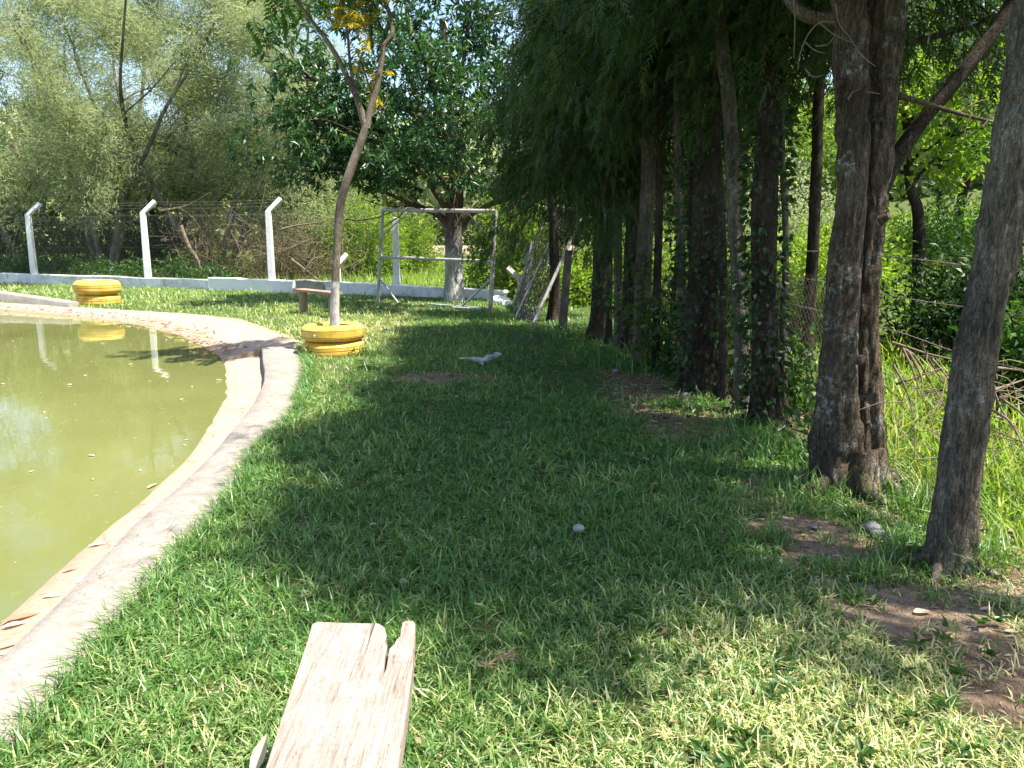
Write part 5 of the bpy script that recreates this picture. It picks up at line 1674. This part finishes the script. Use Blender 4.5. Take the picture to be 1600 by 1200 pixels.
DG = 'dry leaves washed onto the pond ledge'
for i, (px, py, L, W, rz, tint, lab) in enumerate([(33, 962, .13, .045, .5, .1, 'curled red brown leaf on the ledge, nearest the water at the picture edge'), (22, 974, .08, .035, .4, .9, 'pale leaf lying under the curled red brown one'), (84, 930, .09, .03, .1, .95, 'cream leaf on the ledge above the curled brown one'), (152, 848, .08, .03, .2, .85, 'white leaf highest on the near ledge'),
                                                (108, 888, .06, .02, .5, .2, 'small brown leaf on the ledge below the white one'), (130, 906, .08, .05, .9, .75, 'crumpled pale leaf against the kerb'), (50, 985, .05, .035, 1.2, 1.0, 'small white leaf scrap against the kerb'), (18, 1005, .10, .05, .7, .6, 'tan leaf in the wet corner of the ledge'),
                                                (8, 1020, .06, .03, .1, .9, 'pale leaf at the bottom of the ledge by the picture edge')]):
    b = at(px, py, -0.075)
    dead_leaf((b[0], b[1], -0.086 + 0.003 * (i % 3)), L, W, rz, (0.04 * (i % 3), -0.04), lab, tint, DG, 0.12)
b = at(405, 1180, 0.06)
dead_leaf(b, 0.10, 0.035, 1.3, (0.3, -0.75), 'yellow dry leaf standing in the grass left of the plank bench', 0.8)
b = at(1440, 955, 0.01)
dead_leaf((b[0], b[1], ground_z(b[0], b[1]) + 0.004), 0.07, 0.04, 0.3, (0.04, 0.06), 'pale crumpled leaf on the soil below the nearest trunk', 0.85)
for i, (px, py) in enumerate([(1580, 990), (1592, 1010), (1560, 970), (1540, 955)]):
    b = at(px, py)
    dead_leaf((b[0], b[1], ground_z(b[0], b[1]) + 0.005), 0.05, 0.024, i * 1.1, (0.06, 0.05), 'pale dry leaf in the litter at the right edge', 0.9, 'dry leaves in the litter at the right edge')
# rusty conifer sprig
b = at(768, 1040, 0.04)
mb = MB(); n = 26
a = np.column_stack([np.linspace(-.05, .06, n), np.linspace(-.03, .04, n), NR.normal(.01, .006, n)])
leaf_mesh(mb, a, unit(V3(.9, .5, .1) + NR.normal(0, .35, (n, 3))), 0.05, 0.005, 0.5, tint=NR.random(n) * .25)
tag(mb.build('dry_sprig', M['dry_leaf'], None, smooth=False, loc=b), 'rusty brown conifer sprig on the grass right of the plank bench', 'sprig')
# leaves floating on the pond
for i in range(34):
    px, py = [(134, 588), (70, 645), (143, 713), (172, 526), (218, 507), (260, 532), (298, 536), (342, 595), (238, 761), (20, 533), (5, 601), (108, 602), (160, 537), (300, 605), (205, 570), (285, 625)][i] if i < 16 else (R.uniform(0, 320), R.uniform(520, 760))
    b = at(px, py, ZW)
    if inside(np.vstack([outl[:, :2]]), b[None, :2])[0]:
        s = R.uniform(.05, .12) if i < 16 else R.uniform(.02, .045)
        dead_leaf((b[0], b[1], ZW + 0.006), s, s * R.uniform(.25, .45), R.uniform(0, 6.3), (0.02, 0.02), 'small pale leaf floating on the green pond', R.uniform(.6, 1), 'pale leaves floating on the green pond', 0.05)
# litter under the row
lt = MB(); n = 9000
q = np.column_stack([NR.uniform(-0.4, 2.4, n), NR.uniform(1.9, 9.0, n)])
q = q[NR.random(n) < sstep(0.15, 0.6, dirt_f(q)) + 0.02]; n = len(q)
sz = NR.uniform(.012, .05, n) * (0.6 + 0.12 * q[:, 1])
leaf_mesh(lt, np.column_stack([q, gz(q) + 0.006]), unit(NR.normal(0, 1, (n, 3)) * [1, 1, .12]), sz, sz * NR.uniform(.1, .45, n), 1.5, tint=NR.random(n) ** 1.5 * .9)
tag(lt.build('leaf_litter', M['dry_leaf'], smooth=False), 'scattered dry leaf litter under the tree row', kind='stuff')
bk = MB(); n = 500
e = resample(w_far, 500)
q = e[:, :2] + NR.normal(0, .12, (500, 2)) + [0.05, .2]
leaf_mesh(bk, np.column_stack([q, np.full(n, -.045) + NR.random(n) * .03]), unit(NR.normal(0, 1, (n, 3)) * [1, 1, .2]), NR.uniform(.05, .12, n), NR.uniform(.02, .05, n), 1.5, tint=NR.random(n))
tag(bk.build('bank_litter', M['dry_leaf'], smooth=False), 'dry leaf litter along the far water line', kind='stuff')

sk = MB(); n = 900
q = np.column_stack([NR.uniform(-9, -1.2, n), NR.uniform(1.5, 11.5, n)])
q = q[inside(outl[:, :2], q)]; q = q[fbm(q, 0.8, 44, 3) + 0.15 * NR.random(len(q)) > 0.52]; n = len(q)
leaf_mesh(sk, np.column_stack([q, np.full(n, ZW + 0.004)]), unit(NR.normal(0, 1, (n, 3)) * [1, 1, .02]), NR.uniform(.008, .03, n), NR.uniform(.004, .012, n), 8.0, 0.02, tint=0.4 + .6 * NR.random(n))
tag(sk.build('pond_specks', M['dry_leaf'], smooth=False), 'tiny pale specks drifting on the pond', kind='stuff')

# clods on the bare soil, weeds and leaf bits in the lawn
n = 16000
q = np.column_stack([NR.uniform(-0.6, 2.6, n), NR.uniform(1.6, 9.0, n)])
q = q[NR.random(n) < sstep(0.3, 0.75, dirt_f(q))]; n = len(q)
sz = (0.002 + 0.007 * NR.random(n) ** 3) * (0.7 + 0.12 * q[:, 1])
oct_ = np.array([[1, 0, 0], [0, 1, 0], [-1, 0, 0], [0, -1, 0], [0, 0, 0.9]], float)
v = np.column_stack([q, gz(q) - 0.001])[:, None, :] + (oct_[None] + NR.normal(0, 0.25, (n, 5, 3))) * sz[:, None, None]
cl = MB().add(v.reshape(-1, 3), (np.arange(n)[:, None, None] * 5 + np.array([[0, 1, 4], [1, 2, 4], [2, 3, 4], [3, 0, 4]])[None]).reshape(-1, 3))
tag(cl.build('soil_clods', M['soil'], smooth=False), 'loose crumbs of earth on the bare soil patches', kind='stuff')
wdm = MB(); n = 420
q = np.column_stack([NR.uniform(-1.9, 1.7, n), 1.6 + 7.0 * NR.random(n) ** 1.5])
q = q[~inside(NOGRASS, q)]; q = q[fbm(q, 0.8, 51, 2) > 0.47]
c = np.repeat(np.column_stack([q, gz(q) + 0.02]), 7, 0); n = len(c)
az = NR.random(n) * 6.283
leaf_mesh(wdm, c, np.column_stack([np.cos(az), np.sin(az), NR.uniform(.15, .9, n)]), NR.uniform(.025, .06, n), NR.uniform(.012, .024, n), 1.5, tint=NR.random(n) * .8)
tag(wdm.build('lawn_weeds', M['green_leaf'], smooth=False), 'small broad leaved weeds scattered through the lawn', kind='stuff')
lb_ = MB(); n = 420
q = np.column_stack([NR.uniform(-1.8, 1.8, n), 1.5 + 8.0 * NR.random(n) ** 1.4])
q = q[~inside(NOGRASS, q)]; n = len(q)
sz = NR.uniform(.015, .05, n)
leaf_mesh(lb_, np.column_stack([q, gz(q) + 0.03]), unit(NR.normal(0, 1, (n, 3)) * [1, 1, .3]), sz, sz * NR.uniform(.1, .45, n), 1.0, tint=NR.random(n) ** 2 * .8)
tag(lb_.build('fallen_bits', M['dry_leaf'], smooth=False), 'small dry leaf bits caught in the lawn', kind='stuff')
